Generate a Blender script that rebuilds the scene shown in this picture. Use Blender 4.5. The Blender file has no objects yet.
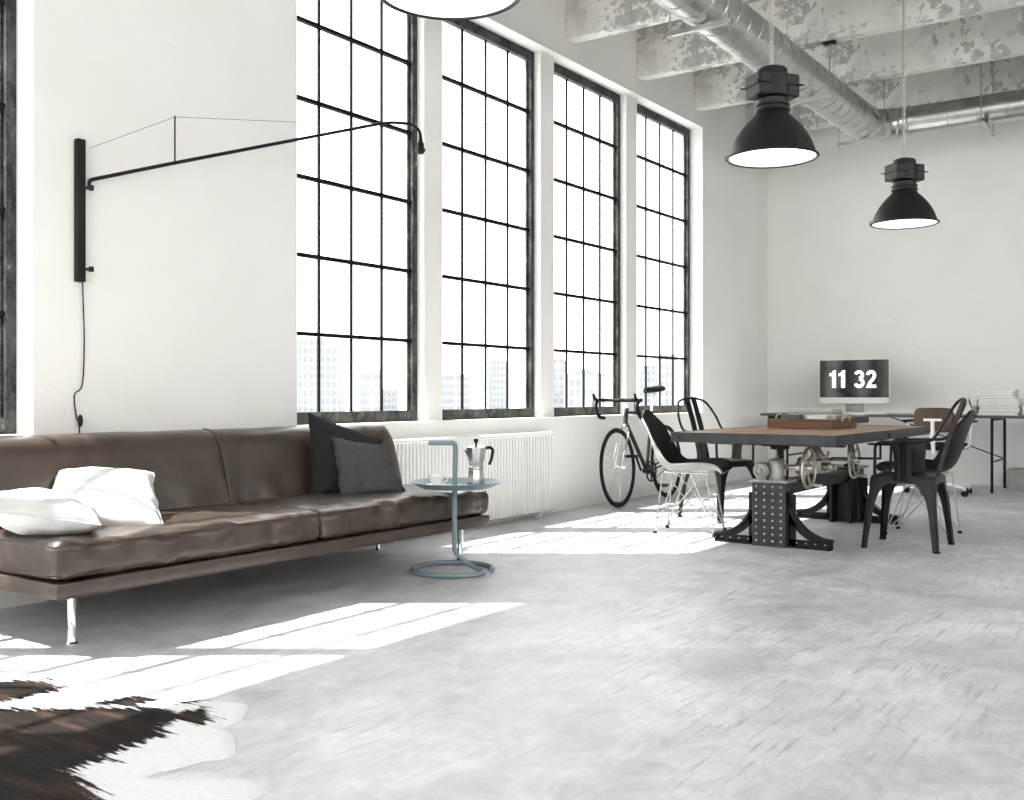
import bpy, bmesh, math, random
from math import sin, cos, pi, radians, sqrt, atan2
from mathutils import Vector, Matrix, noise
random.seed(7)
sc = bpy.context.scene
COL = sc.collection
# ------------------------------------------------------------------ camera
F, EYE = 1015.0, 0.95
cd = bpy.data.cameras.new('camera'); cam = bpy.data.objects.new('camera', cd); COL.objects.link(cam)
cd.sensor_width = 36.0; cd.lens = F/1024*36; cd.shift_y = -5/1024; cd.clip_start = .05; cd.clip_end = 3000
cam.location = (0, 0, EYE); cam.rotation_euler = (pi/2, 0, math.atan(714/F))
sc.camera = cam
# ------------------------------------------------------------------ world, sun, exposure
w = bpy.data.worlds.new('sky'); sc.world = w; w.use_nodes = True
bg = w.node_tree.nodes['Background']; bg.inputs[0].default_value = (1.0, .998, .995, 1); bg.inputs[1].default_value = 2.7
sl = bpy.data.lights.new('sun', 'SUN'); sun = bpy.data.objects.new('sun', sl); COL.objects.link(sun)
sl.energy = 11.0; sl.angle = radians(.6); sl.color = (1, .97, .92)
SUN_DIR = Vector((.818, .575, -1.46)).normalized()
sun.rotation_euler = SUN_DIR.to_track_quat('-Z', 'Y').to_euler(); sun.location = (-10, -7, 18)
sc.view_settings.view_transform = 'Standard'; sc.view_settings.look = 'None'
sc.view_settings.gamma = 1; sc.view_settings.use_curve_mapping = False
sc.view_settings.exposure = 0.85
sc.cycles.use_denoising = True
sc.cycles.max_bounces = 10; sc.cycles.diffuse_bounces = 6; sc.cycles.glossy_bounces = 4
sc.cycles.transparent_max_bounces = 12; sc.cycles.sample_clamp_indirect = 6
sc.cycles.caustics_reflective = False; sc.cycles.caustics_refractive = False
# ------------------------------------------------------------------ materials
def newmat(name, rough=.6, metal=0, spec=.5):
    m = bpy.data.materials.new(name); m.use_nodes = True
    b = m.node_tree.nodes['Principled BSDF']
    b.inputs['Roughness'].default_value = rough; b.inputs['Metallic'].default_value = metal
    b.inputs['Specular IOR Level'].default_value = spec
    return m, m.node_tree.nodes, m.node_tree.links, b
def c4(c): return (c[0], c[1], c[2], 1)
def coords(N, L, scale=(1, 1, 1), rot=(0, 0, 0)):
    t = N.new('ShaderNodeTexCoord'); mp = N.new('ShaderNodeMapping')
    mp.inputs['Scale'].default_value = scale; mp.inputs['Rotation'].default_value = rot
    L.new(t.outputs['Object'], mp.inputs['Vector']); return mp.outputs['Vector']
def noisen(N, L, vec, scale, detail=4, rough=.55, dist=0):
    n = N.new('ShaderNodeTexNoise'); n.inputs['Scale'].default_value = scale; n.inputs['Detail'].default_value = detail
    n.inputs['Roughness'].default_value = rough; n.inputs['Distortion'].default_value = dist
    L.new(vec, n.inputs['Vector']); return n.outputs['Fac']
def ramp(N, L, fac, stops):
    r = N.new('ShaderNodeValToRGB'); e = r.color_ramp.elements
    while len(e) < len(stops): e.new(.5)
    for i, (p, c) in enumerate(stops):
        e[i].position = p; e[i].color = c4(c) if not isinstance(c, (int, float)) else (c, c, c, 1)
    L.new(fac, r.inputs['Fac']); return r.outputs['Color']
def mixc(N, L, fac, a, b, mode='MIX'):
    m = N.new('ShaderNodeMix'); m.data_type = 'RGBA'; m.blend_type = mode
    for s, v in ((m.inputs[0], fac), (m.inputs[6], a), (m.inputs[7], b)):
        if isinstance(v, (int, float)): s.default_value = v
        elif isinstance(v, tuple): s.default_value = c4(v)
        else: L.new(v, s)
    return m.outputs[2]
def bump(N, L, b, h, strength=.2, dist=.01):
    n = N.new('ShaderNodeBump'); n.inputs['Strength'].default_value = strength; n.inputs['Distance'].default_value = dist
    L.new(h, n.inputs['Height']); L.new(n.outputs['Normal'], b.inputs['Normal'])
def simple(name, col, rough=.6, metal=0, var=0, vscale=8, bmp=0, bscale=60, spec=.5, stretch=(1, 1, 1), coat=0, emit=0):
    m, N, L, b = newmat(name, rough, metal, spec)
    vec = coords(N, L, stretch)
    v = noisen(N, L, vec, vscale, 4)
    lo = tuple(max(0, c*(1-var)) for c in col); hi = tuple(min(1, c*(1+var)) for c in col)
    L.new(ramp(N, L, v, [(.3, lo), (.7, hi)]), b.inputs['Base Color'])
    if bmp: bump(N, L, b, noisen(N, L, vec, bscale, 3), bmp, .003)
    if coat: b.inputs['Coat Weight'].default_value = coat; b.inputs['Coat Roughness'].default_value = .12
    if emit:
        b.inputs['Emission Color'].default_value = c4(col); b.inputs['Emission Strength'].default_value = emit
    return m
M = {}
def plaster():
    m, N, L, b = newmat('white_plaster', .85)
    vec = coords(N, L)
    L.new(ramp(N, L, noisen(N, L, vec, 1.3, 6), [(.3, (.84, .825, .80)), (.7, (.885, .872, .85))]), b.inputs['Base Color'])
    pits = ramp(N, L, noisen(N, L, vec, 24, 2, .4), [(.26, 0.0), (.33, 1.0)])
    fine = noisen(N, L, vec, 9, 8, .6)
    bump(N, L, b, mixc(N, L, .6, fine, pits), .25, .012)
    return m
def concrete():
    m, N, L, b = newmat('polished_concrete', .4, 0, .5)
    vec = coords(N, L)
    big = noisen(N, L, vec, .9, 8, .62, .6)
    mid = noisen(N, L, coords(N, L, (1.6, 1, 1), (0, 0, .3)), 4.0, 12, .78, .6)
    scr = noisen(N, L, coords(N, L, (30, 1.6, 1), (0, 0, .12)), 1.8, 8, .75)
    base = mixc(N, L, .5, big, mid)
    col = ramp(N, L, base, [(.33, (.27, .278, .286)), (.5, (.55, .56, .57)), (.62, (.78, .79, .80))])
    s = ramp(N, L, scr, [(.36, (.58, .58, .58)), (.47, (1, 1, 1))])
    pat = ramp(N, L, big, [(.44, 0.0), (.56, 1.0)])
    col = mixc(N, L, pat, col, mixc(N, L, 1.0, col, s, 'MULTIPLY'))
    L.new(col, b.inputs['Base Color'])
    L.new(ramp(N, L, mid, [(.3, .30), (.7, .52)]), b.inputs['Roughness'])
    bump(N, L, b, mixc(N, L, .5, mid, scr), .25, .008)
    return m
def peeled():
    m, N, L, b = newmat('peeling_painted_concrete', .85)
    vec = coords(N, L, (1, 1, 1))
    big = noisen(N, L, vec, 1.1, 3, .5)
    fl = noisen(N, L, vec, 12, 10, .7, .3)
    s = N.new('ShaderNodeMath'); s.operation = 'ADD'; L.new(big, s.inputs[0]); L.new(fl, s.inputs[1])
    k = N.new('ShaderNodeMath'); k.operation = 'MULTIPLY'; k.inputs[1].default_value = .5; L.new(s.outputs[0], k.inputs[0])
    f = ramp(N, L, k.outputs[0], [(.0, 1.0), (.485, 1.0), (.50, 0.0)])
    f2 = ramp(N, L, noisen(N, L, vec, 1.7, 5, .6), [(.56, 0.0), (.6, 1.0)])
    paint = ramp(N, L, noisen(N, L, vec, 2.5, 6), [(.3, (.64, .62, .59)), (.7, (.80, .78, .75))])
    bare = ramp(N, L, noisen(N, L, vec, 14, 6), [(.3, (.34, .33, .315)), (.7, (.52, .50, .48))])
    col = mixc(N, L, f, paint, bare); col = mixc(N, L, f2, col, (.60, .59, .565))
    L.new(col, b.inputs['Base Color']); bump(N, L, b, f, .25, .01)
    return m
def worn_steel():
    m, N, L, b = newmat('worn_window_steel', .6, 0, .25)
    vec = coords(N, L, (1, 1, .6))
    f = noisen(N, L, vec, 22, 10, .8)
    f2 = noisen(N, L, vec, 5, 4, .6)
    c = ramp(N, L, f, [(.44, (.012, .012, .012)), (.58, (.055, .055, .052)), (.70, (.30, .29, .27))])
    c = mixc(N, L, ramp(N, L, f2, [(.42, 0.0), (.62, .35)]), c, (.16, .155, .145))
    L.new(c, b.inputs['Base Color']); bump(N, L, b, f, .2, .004)
    return m
def wood(name, a, c, scale=1.0, axis=(1, 14, 14), rough=.45):
    m, N, L, b = newmat(name, rough)
    vec = coords(N, L, axis)
    f = noisen(N, L, vec, 2.2*scale, 8, .65, .8)
    L.new(ramp(N, L, f, [(.3, a), (.7, c)]), b.inputs['Base Color']); bump(N, L, b, f, .15, .002)
    return m
def leather():
    m, N, L, b = newmat('brown_leather', .36, 0, .5)
    vec = coords(N, L)
    L.new(ramp(N, L, noisen(N, L, vec, 5, 6, .6), [(.3, (.030, .020, .0145)), (.7, (.064, .044, .031))]), b.inputs['Base Color'])
    L.new(ramp(N, L, noisen(N, L, vec, 7, 5, .6), [(.3, .31), (.7, .44)]), b.inputs['Roughness'])
    v = N.new('ShaderNodeTexVoronoi'); v.inputs['Scale'].default_value = 260; L.new(vec, v.inputs['Vector'])
    n = noisen(N, L, vec, 14, 4)
    bump(N, L, b, mixc(N, L, .75, v.outputs['Distance'], n), .18, .004)
    b.inputs['Coat Weight'].default_value = .35; b.inputs['Coat Roughness'].default_value = .3
    return m
def glass_pane():
    m = bpy.data.materials.new('window_glass'); m.use_nodes = True; N = m.node_tree.nodes; L = m.node_tree.links; N.clear()
    o = N.new('ShaderNodeOutputMaterial'); t = N.new('ShaderNodeBsdfTransparent'); g = N.new('ShaderNodeBsdfGlossy'); x = N.new('ShaderNodeMixShader')
    t.inputs[0].default_value = (.985, .99, .99, 1); g.inputs['Roughness'].default_value = .02; x.inputs[0].default_value = .05
    L.new(t.outputs[0], x.inputs[1]); L.new(g.outputs[0], x.inputs[2]); L.new(x.outputs[0], o.inputs[0]); return m
def facade(name, wall, win, sy, sz):
    m, N, L, b = newmat(name, .9)
    t = N.new('ShaderNodeTexCoord'); mp = N.new('ShaderNodeMapping'); mp.inputs['Rotation'].default_value = (pi/2, 0, pi/2)
    L.new(t.outputs['Object'], mp.inputs['Vector'])
    br = N.new('ShaderNodeTexBrick'); br.offset = 0; br.inputs['Color1'].default_value = c4(win); br.inputs['Color2'].default_value = c4(tuple(c*.85 for c in win))
    br.inputs['Mortar'].default_value = c4(wall); br.inputs['Scale'].default_value = 1; br.inputs['Mortar Size'].default_value = .6
    br.inputs['Brick Width'].default_value = sy; br.inputs['Row Height'].default_value = sz
    sx = N.new('ShaderNodeSeparateXYZ'); cx = N.new('ShaderNodeCombineXYZ'); a = N.new('ShaderNodeMath'); a.operation = 'ADD'
    L.new(t.outputs['Object'], sx.inputs[0]); L.new(sx.outputs[0], a.inputs[0]); L.new(sx.outputs[1], a.inputs[1])
    L.new(a.outputs[0], cx.inputs[0]); L.new(sx.outputs[2], cx.inputs[1]); L.new(cx.outputs[0], br.inputs['Vector'])
    L.new(br.outputs['Color'], b.inputs['Base Color']); return m
M['plaster'] = plaster(); M['floor'] = concrete(); M['beam'] = peeled(); M['steel'] = worn_steel(); M['leather'] = leather(); M['glass'] = glass_pane()
M['black'] = simple('black_powder_coat', (.006, .006, .0065), .45, 0, .2, 10, .08, 200, spec=.25)
M['blackmetal'] = simple('dark_painted_steel', (.0045, .0047, .005), .38, 0, .35, 14, .1, 80, spec=.3)
M['lampblack'] = simple('dark_enamel', (.009, .0088, .0085), .42, 0, .25, 12, .12, 160, spec=.35)
M['chrome'] = simple('chrome', (.82, .82, .82), .1, 1, .04)
M['alu'] = simple('cast_aluminium', (.72, .72, .71), .24, 1, .08, 12)
M['duct'] = simple('galvanised_steel', (.50, .50, .49), .30, 1, .12, 6, .06, 30)
M['castgrey'] = simple('grey_cast_iron', (.34, .335, .32), .5, .5, .3, 14, .2, 60)
M['nickel'] = simple('worn_nickel', (.56, .54, .50), .35, .8, .25, 20)
M['iron'] = simple('blackened_iron', (.009, .0093, .010), .42, .1, .3, 10, .15, 60, spec=.3)
M['plate'] = simple('riveted_grey_steel', (.048, .049, .051), .42, .2, .25, 7, .12, 60, spec=.35)
M['rubber'] = simple('black_rubber', (.006, .006, .006), .7, 0, .2, spec=.25)
M['white'] = simple('white_enamel', (.80, .80, .79), .4, 0, .03)
M['radiator'] = simple('white_radiator_enamel', (.84, .835, .82), .45, 0, .02)
M['blue'] = simple('dusty_blue_lacquer', (.185, .255, .285), .45, 0, .06)
M['porcelain'] = simple('white_porcelain', (.85, .85, .84), .15, 0, .02, coat=.5)
M['whitecloth'] = simple('white_cotton', (.62, .62, .615), .9, 0, .03, 30, .3, 220)
M['charcoal'] = simple('charcoal_cloth', (.011, .012, .014), .92, 0, .15, 40, .35, 300)
M['greycloth'] = simple('grey_cloth', (.058, .061, .065), .92, 0, .1, 40, .35, 300)
M['cushion'] = simple('dark_seat_fabric', (.012, .012, .0125), .85, 0, .15, 40, .3, 200, spec=.2)
M['shellgrey'] = simple('pale_grey_shell', (.34, .335, .32), .45, 0, .05)
M['shellblack'] = simple('dark_shell', (.007, .007, .007), .42, 0, .1, spec=.25)
M['lampwhite'] = simple('white_reflector', (.9, .89, .86), .5, 0, .01)
M['lens'] = simple('lit_lamp_glass', (1, .965, .90), .3, 0, 0, emit=2.2)
M['paper'] = simple('paper', (.74, .73, .70), .8, 0, .06, 20)
M['coverW'] = simple('white_book_cover', (.70, .69, .67), .55, 0, .08, 12)
M['coverG'] = simple('grey_book_cover', (.36, .355, .34), .6, 0, .15, 12)
M['coverD'] = simple('dark_book_cover', (.09, .085, .08), .6, 0, .2, 12)
M['screen'] = simple('black_screen', (.008, .008, .009), .08, 0, 0)
M['digit'] = simple('lit_white_digits', (.9, .9, .9), .5, 0, 0, emit=.75)
M['clearglass'] = M['glass']
M['desktop'] = simple('dark_desk_laminate', (.05, .048, .045), .4, 0, .2)
M['boxgrey'] = simple('grey_cardboard', (.33, .325, .31), .8, 0, .1)
M['tablewood'] = wood('oiled_table_planks', (.09, .040, .015), (.36, .19, .085), 1.0, (14, 1, 14), .4)
M['traywood'] = wood('reddish_box_wood', (.07, .030, .014), (.17, .080, .038), 1.2, (1, 12, 12), .5)
M['walnut'] = wood('walnut_veneer', (.02, .010, .005), (.085, .042, .021), 2.0, (10, 10, .8), .4)
M['muntin'] = simple('dark_muntin_steel', (.008, .008, .008), .7, 0, .5, 30, spec=.12)
M['wire'] = simple('satin_steel_wire', (.50, .49, .47), .3, .9, .08)
M['linen'] = simple('grey_linen', (.40, .39, .37), .9, 0, .1)
M['rope'] = simple('rope', (.5, .43, .33), .9, 0, .2, 60, .4, 200)
# ------------------------------------------------------------------ mesh helpers
def fillet(pts, r, n=5):
    P = [Vector(p) for p in pts]; out = [P[0]]
    for i in range(1, len(P)-1):
        a, b, c = P[i-1], P[i], P[i+1]; d1 = (a-b); d2 = (c-b)
        rr = min(r if not isinstance(r, (list, tuple)) else r[i-1], d1.length*.49, d2.length*.49)
        s = b+d1.normalized()*rr; e = b+d2.normalized()*rr
        for k in range(n+1):
            t = k/n; out.append(s*(1-t)**2+b*2*t*(1-t)+e*t*t)
    out.append(P[-1]); return out
def spline(pts, n=6, closed=False):
    P = [Vector(p) for p in pts]; out = []; m = len(P)
    for i in range(m if closed else m-1):
        if closed: p0, p1, p2, p3 = P[i-1], P[i], P[(i+1) % m], P[(i+2) % m]
        else: p0, p1, p2, p3 = P[max(i-1, 0)], P[i], P[i+1], P[min(i+2, m-1)]
        for k in range(n):
            t = k/n
            out.append(.5*((2*p1)+(p2-p0)*t+(2*p0-5*p1+4*p2-p3)*t*t+(3*p1-p0-3*p2+p3)*t**3))
    if not closed: out.append(P[-1])
    return out
class MB:
    def __init__(s): s.v = []; s.f = []
    def add(s, vs, fs, T=None):
        n = len(s.v)
        s.v += [(T @ Vector(p)) if T else Vector(p) for p in vs]; s.f += [tuple(i+n for i in f) for f in fs]; return s
    def box(s, x0, y0, z0, x1, y1, z1, T=None):
        vs = [(x, y, z) for z in (z0, z1) for y in (y0, y1) for x in (x0, x1)]
        return s.add(vs, [(0, 2, 3, 1), (4, 5, 7, 6), (0, 1, 5, 4), (2, 6, 7, 3), (0, 4, 6, 2), (1, 3, 7, 5)], T)
    def bar(s, p0, p1, w, h=None, up=(0, 0, 1)):
        h = h or w; p0 = Vector(p0); p1 = Vector(p1); d = (p1-p0); l = d.length; d.normalize(); up = Vector(up)
        if abs(d.dot(up)) > .98: up = Vector((0, 1, 0))
        x = d.cross(up).normalized(); z = x.cross(d)
        T = Matrix((x, d, z)).transposed().to_4x4(); T.translation = p0
        return s.box(-w/2, 0, -h/2, w/2, l, h/2, T)
    def tube(s, pts, r, n=10, closed=False, T=None):
        P = [Vector(p) for p in pts]; m = len(P); R = r if isinstance(r, (list, tuple)) else [r]*m
        tan = []
        for i in range(m):
            a = P[i-1] if (i > 0 or closed) else P[i]; b = P[(i+1) % m] if (i < m-1 or closed) else P[i]
            t = (b-a); tan.append(t.normalized() if t.length > 1e-9 else Vector((0, 0, 1)))
        u = Vector((0, 0, 1)); u = u if abs(tan[0].dot(u)) < .9 else Vector((1, 0, 0))
        u = (u-tan[0]*u.dot(tan[0])).normalized(); vs = []
        for i in range(m):
            u = (u-tan[i]*u.dot(tan[i])); u.normalize(); w_ = tan[i].cross(u)
            for k in range(n):
                a = 2*pi*k/n; vs.append(P[i]+(u*cos(a)+w_*sin(a))*R[i])
        fs = []
        for i in range(m if closed else m-1):
            j = (i+1) % m
            for k in range(n): fs.append((i*n+k, i*n+(k+1) % n, j*n+(k+1) % n, j*n+k))
        if not closed: fs += [tuple(range(n))[::-1], tuple(range((m-1)*n, m*n))]
        return s.add(vs, fs, T)
    def lathe(s, prof, c=(0, 0, 0), n=24, T=None, a0=0, caps=True):
        vs = []; fs = []; m = len(prof)
        for r, z in prof:
            for k in range(n):
                a = 2*pi*k/n+a0; vs.append((c[0]+r*cos(a), c[1]+r*sin(a), c[2]+z))
        for i in range(m-1):
            for k in range(n): fs.append((i*n+k, i*n+(k+1) % n, (i+1)*n+(k+1) % n, (i+1)*n+k))
        if caps and prof[0][0] > 1e-6: fs.append(tuple(range(n))[::-1])
        if caps and prof[-1][0] > 1e-6: fs.append(tuple(range((m-1)*n, m*n)))
        return s.add(vs, fs, T)
    def islands(s):
        par = list(range(len(s.v)))
        def fd(a):
            while par[a] != a: par[a] = par[par[a]]; a = par[a]
            return a
        for f in s.f:
            for q in f[1:]: par[fd(f[0])] = fd(q)
        g = {}
        for f in s.f: g.setdefault(fd(f[0]), []).append(f)
        out = []
        for fs in g.values():
            ids = sorted({i for f in fs for i in f}); mp = {a: k for k, a in enumerate(ids)}
            m = MB(); m.v = [s.v[i] for i in ids]; m.f = [tuple(mp[i] for i in f) for f in fs]; out.append(m)
        return out
    def build_each(s, name, mat, parent=None, **k): return [m.build(name, mat, parent, **k) for m in s.islands()]
    def rod(s, a, b, r, n=10): return s.tube([a, b], r, n)
    def prism(s, poly, h0, h1, axis='z', T=None):
        n = len(poly)
        def q(p, h): return {'z': (p[0], p[1], h), 'y': (p[0], h, p[1]), 'x': (h, p[0], p[1])}[axis]
        vs = [q(p, h0) for p in poly]+[q(p, h1) for p in poly]
        fs = [tuple(range(n))[::-1], tuple(range(n, 2*n))]+[(i, (i+1) % n, n+(i+1) % n, n+i) for i in range(n)]
        return s.add(vs, fs, T)
    def loft(s, loops, caps=True, T=None):
        n = len(loops[0]); vs = [p for l in loops for p in l]; fs = []
        for i in range(len(loops)-1):
            for k in range(n): fs.append((i*n+k, i*n+(k+1) % n, (i+1)*n+(k+1) % n, (i+1)*n+k))
        if caps: fs += [tuple(range(n))[::-1], tuple(range((len(loops)-1)*n, len(loops)*n))]
        return s.add(vs, fs, T)
    def grid(s, fn, nu, nv, T=None):
        vs = [fn(i/nu, j/nv) for j in range(nv+1) for i in range(nu+1)]
        fs = [(j*(nu+1)+i, j*(nu+1)+i+1, (j+1)*(nu+1)+i+1, (j+1)*(nu+1)+i) for j in range(nv) for i in range(nu)]
        return s.add(vs, fs, T)
    def sphere(s, c, r, n=14, sc3=(1, 1, 1)):
        prof = [(max(1e-7, r*sin(pi*i/n)), -r*cos(pi*i/n)) for i in range(n+1)]
        T = Matrix.Translation(c) @ Matrix.Diagonal((*sc3, 1)); return s.lathe(prof, (0, 0, 0), n*2, T)
    def build(s, name, mat, parent=None, world=True, org=None, bevel=0, bseg=2, sub=0, sharp=35, solid=0, weld=False):
        o_ = Vector((0, 0, 0))
        if parent is not None and world:
            q = parent
            while q.parent: q = q.parent
            o_ = Vector(q.location)
        if parent is None and org is not None: o_ = Vector(org)
        me = bpy.data.meshes.new(name); me.from_pydata([tuple(p-o_) for p in s.v], [], s.f)
        bm = bmesh.new(); bm.from_mesh(me)
        if weld: bmesh.ops.remove_doubles(bm, verts=bm.verts, dist=weld if not isinstance(weld, bool) else 1e-5)
        bmesh.ops.recalc_face_normals(bm, faces=bm.faces); bm.to_mesh(me); bm.free()
        me.materials.append(M[mat] if isinstance(mat, str) else mat)
        me.shade_smooth(); me.set_sharp_from_angle(angle=radians(sharp))
        o = bpy.data.objects.new(name, me); COL.objects.link(o)
        if parent is None: o.location = o_
        else: o.parent = parent
        if solid: mo = o.modifiers.new('thick', 'SOLIDIFY'); mo.thickness = solid; mo.offset = -1
        if bevel: mo = o.modifiers.new('bevel', 'BEVEL'); mo.width = bevel; mo.segments = bseg; mo.limit_method = 'ANGLE'; mo.angle_limit = radians(40); mo.harden_normals = False
        if sub: mo = o.modifiers.new('sub', 'SUBSURF'); mo.levels = sub; mo.render_levels = sub
        return o
def tag(o, label, cat, group=None, kind=None):
    if label: o['label'] = label
    if cat: o['category'] = cat
    if group: o['group'] = group
    if kind: o['kind'] = kind
    return o
def thing(name, loc, label, cat, group=None, rz=0):
    o = bpy.data.objects.new(name, None); COL.objects.link(o); o.location = loc; o.rotation_euler = (0, 0, rz)
    o.empty_display_size = .1
    return tag(o, label, cat, group)
def struct(o, label=None):
    o['kind'] = 'structure'
    if label: o['label'] = label
    return o
def dup(root, loc, rz=0, label=None, group=None):
    def cp(o, par):
        c = o.copy(); COL.objects.link(c); c.parent = par
        for ch in [x for x in KIDS.get(o.name, [])]: cp(ch, c)
        return c
    r = cp(root, None); r.location = loc; r.rotation_euler = (0, 0, rz)
    if label: r['label'] = label
    if group: r['group'] = group
    return r
KIDS = {}
def index_kids():
    KIDS.clear()
    for o in bpy.data.objects:
        if o.parent: KIDS.setdefault(o.parent.name, []).append(o)
def RT(loc=(0, 0, 0), rz=0, ry=0, rx=0):
    return Matrix.Translation(loc) @ Matrix.Rotation(rz, 4, 'Z') @ Matrix.Rotation(ry, 4, 'Y') @ Matrix.Rotation(rx, 4, 'X')
def fbm(p, s=1.0, o=3):
    return noise.fractal(Vector(p)*s, 1.0, 2.0, o)
def softbox(mb, lo, hi, r, n=(24, 24, 6), crown=(0, 0, 0), wr=0, ws=4.0, T=None, seed=0, warp=None):
    lo = Vector(lo); hi = Vector(hi); c = (lo+hi)/2; h = (hi-lo)/2
    def par(i, m, half):
        t = i/m*2-1
        return math.copysign(1-(1-abs(t))**1.35, t)*half if m > 4 else t*half
    def mp(p):
        q = Vector([max(-h[k]+r, min(h[k]-r, p[k])) for k in range(3)]); d = p-q
        p2 = q+(d.normalized()*r if d.length > 1e-9 else Vector())
        a, b, cc = [1-(p2[k]/h[k])**2 for k in range(3)]
        a = max(a, 0); b = max(b, 0); cc = max(cc, 0)
        sgn = [p2[k]/h[k] for k in range(3)]
        p3 = Vector((p2.x+crown[0]*sgn[0]**3*sqrt(b*cc), p2.y+crown[1]*sgn[1]**3*sqrt(a*cc), p2.z+crown[2]*sgn[2]**3*(a*b)**.35))
        if wr:
            nn = fbm((p3.x+seed, p3.y, p3.z), ws, 3); p3 += Vector((sgn[0], sgn[1], sgn[2]))*nn*wr
        p3 = p3+c
        return warp(p3) if warp else p3
    for ax in range(3):
        a, b = [k for k in range(3) if k != ax]
        for sg in (-1, 1):
            def fn(u, v, ax=ax, a=a, b=b, sg=sg):
                p = Vector((0, 0, 0)); p[ax] = sg*h[ax]; p[a] = par(u*n[a], n[a], h[a]); p[b] = par(v*n[b], n[b], h[b]); return mp(p)
            mb.grid(fn, n[a], n[b], T)
def skew(x, y, h_, sk):
    g = (y/h_+.5); return x*(1-sk[2]*g)+sk[0]*g*h_, y-sk[1]*x*g
def pillow(mb, w_, h_, t_, T, seed=0, wr=.012, n=30, pinch=.06, sk=(0, 0, 0)):
    def side(sg):
        def fn(u, v):
            a = u*2-1; b = v*2-1
            x = a*w_/2*(1-pinch*(1-b*b)*1.0); y = b*h_/2*(1-pinch*(1-a*a)); x, y = skew(x, y, h_, sk)
            e = max(0, (1-a*a)*(1-b*b)); z = sg*t_/2*e**.42
            k = fbm((x*1.0+seed, y*1.0, sg*3.1), 5, 3)*wr*(.3+e)
            rad = atan2(b, a); k += sin(rad*7+seed)*wr*.35*(1-e)*e**.3
            edge = fbm((a*2+seed*2, b*2, 1), 1.5, 2)*.012*(1-e)
            return T @ Vector((x+edge, y-edge, z+(k if e > 1e-4 else 0)+edge*.6))
        return fn
    mb.grid(side(1), n, n); mb.grid(side(-1), n, n)
# ================================================================== THE ROOM
XW, YB, ZC = -4.45, 11.6, 4.45
XF, ZS, ZT = -4.59, .77, 3.73
WINS = [(-2.238, -1.046), (-1.046, .146), (.146, 1.338), (1.338, 2.53), (4.137, 5.385), (5.584, 6.842), (7.041, 8.273), (8.483, 9.764)]
m = MB(); m.box(-4.72, -3.3, -.12, 4.2, 11.8, 0); struct(m.build('floor', 'floor'))
m = MB(); m.box(-4.72, -3.3, ZC, 4.2, 11.8, ZC+.15); struct(m.build('ceiling', 'beam'))
m = MB(); m.box(-4.72, YB, 0, 4.2, 11.8, ZC); struct(m.build('wall_back', 'plaster'))
m = MB(); m.box(4.0, -3.3, 0, 4.2, YB, 2.2).box(4.0, -3.3, 4.1, 4.2, YB, ZC)
for a, b in ((-3.3, -2.8), (0.4, 1.0), (4.4, 5.0), (8.2, YB)): m.box(4.0, a, 2.2, 4.2, b, 4.1)
struct(m.build('unseen_wall_right', 'plaster'))  # out of view; openings set high so fill light falls from above
m = MB(); m.box(-4.72, -3.5, 0, 4.2, -3.3, 1.5).box(-4.72, -3.5, 4.1, 4.2, -3.3, ZC).box(-4.72, -3.5, 1.5, -4.2, -3.3, 4.1).box(3.6, -3.5, 1.5, 4.2, -3.3, 4.1).box(-.5, -3.5, 1.5, .1, -3.3, 4.1)
struct(m.build('unseen_wall_rear', 'plaster'))  # unseen wall behind the camera, openings shaped to limit low fill light
m = MB(); m.box(-4.72, -3.3, 0, XW, 11.6, ZS).box(-4.72, -3.3, ZT, XW, 11.6, ZC)
m.box(-4.72, -3.3, ZS, XW, -2.238, ZT).box(-4.72, 2.53, ZS, XW, 4.137, ZT).box(-4.72, 9.767, ZS, XW, 11.6, ZT)
for a, b in ((5.385, 5.584), (6.842, 7.041), (8.273, 8.483)): m.box(-4.72, a, ZS, -4.53, b, ZT)
struct(m.build('wall_left', 'plaster'))
ROWS = [1.325, 1.805, 2.283, 2.76, 3.24]
for i, (a, b) in enumerate(WINS):
    root = bpy.data.objects.new('window_%d' % (i+1), None); COL.objects.link(root); root.location = (XF, (a+b)/2, ZS); struct(root)
    f = MB(); x0, x1 = XF-.05, XF; fw = .05
    f.box(x0, a, ZS, x1, a+fw, ZT).box(x0, b-fw, ZS, x1, b, ZT).box(x0, a+fw, ZT-.077, x1, b-fw, ZT).box(x0, a+fw, ZS, x1, b-fw, ZS+.075)
    f.box(x0, a+fw, ZS+.075, x0+.02, a+fw+.014, ZT-.077).box(x0, b-fw-.014, ZS+.075, x0+.02, b-fw, ZT-.077)
    f.build('window_frame', 'steel', root, bevel=.004)
    g = MB(); ya, yb = a+fw, b-fw; n = 4
    for k in range(1, n):
        y = ya+(yb-ya)*k/n; g.box(XF-.035, y-.0075, ZS+.07, XF-.020, y+.0075, ZT-.07)
    for z in ROWS:
        g.box(XF-.04, ya, z-.0115, XF-.010, yb, z+.0115)
        for yy, sg in ((yb, -1), (ya, 1)):
            g.tube([(XF-.03, yy+sg*.045, z), (XF-.03, yy+sg*.02, z-.006), (XF-.03, yy+sg*.008, z-.02), (XF-.03, yy+sg*.004, z-.05)], .0085, 6)
    g.build('muntins', 'muntin', root)
    p = MB(); p.box(XF-.030, ya-.01, ZS+.06, XF-.027, yb+.01, ZT-.06); p.build('glass_pane', 'glass', root)
# ceiling beams across the room
k = 0
for y in (-2.79, -1.555, -.32, .915, 2.15, 3.385, 4.62, 5.855, 7.09, 8.32, 9.555, 10.93):
    k += 1
    m = MB(); m.box(XW+.001, y, 3.872, 4.0, y+.125, ZC); o = m.build('ceiling_beam', 'beam', org=(0, y, 3.872), bevel=.006); o['kind'] = 'structure'
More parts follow.
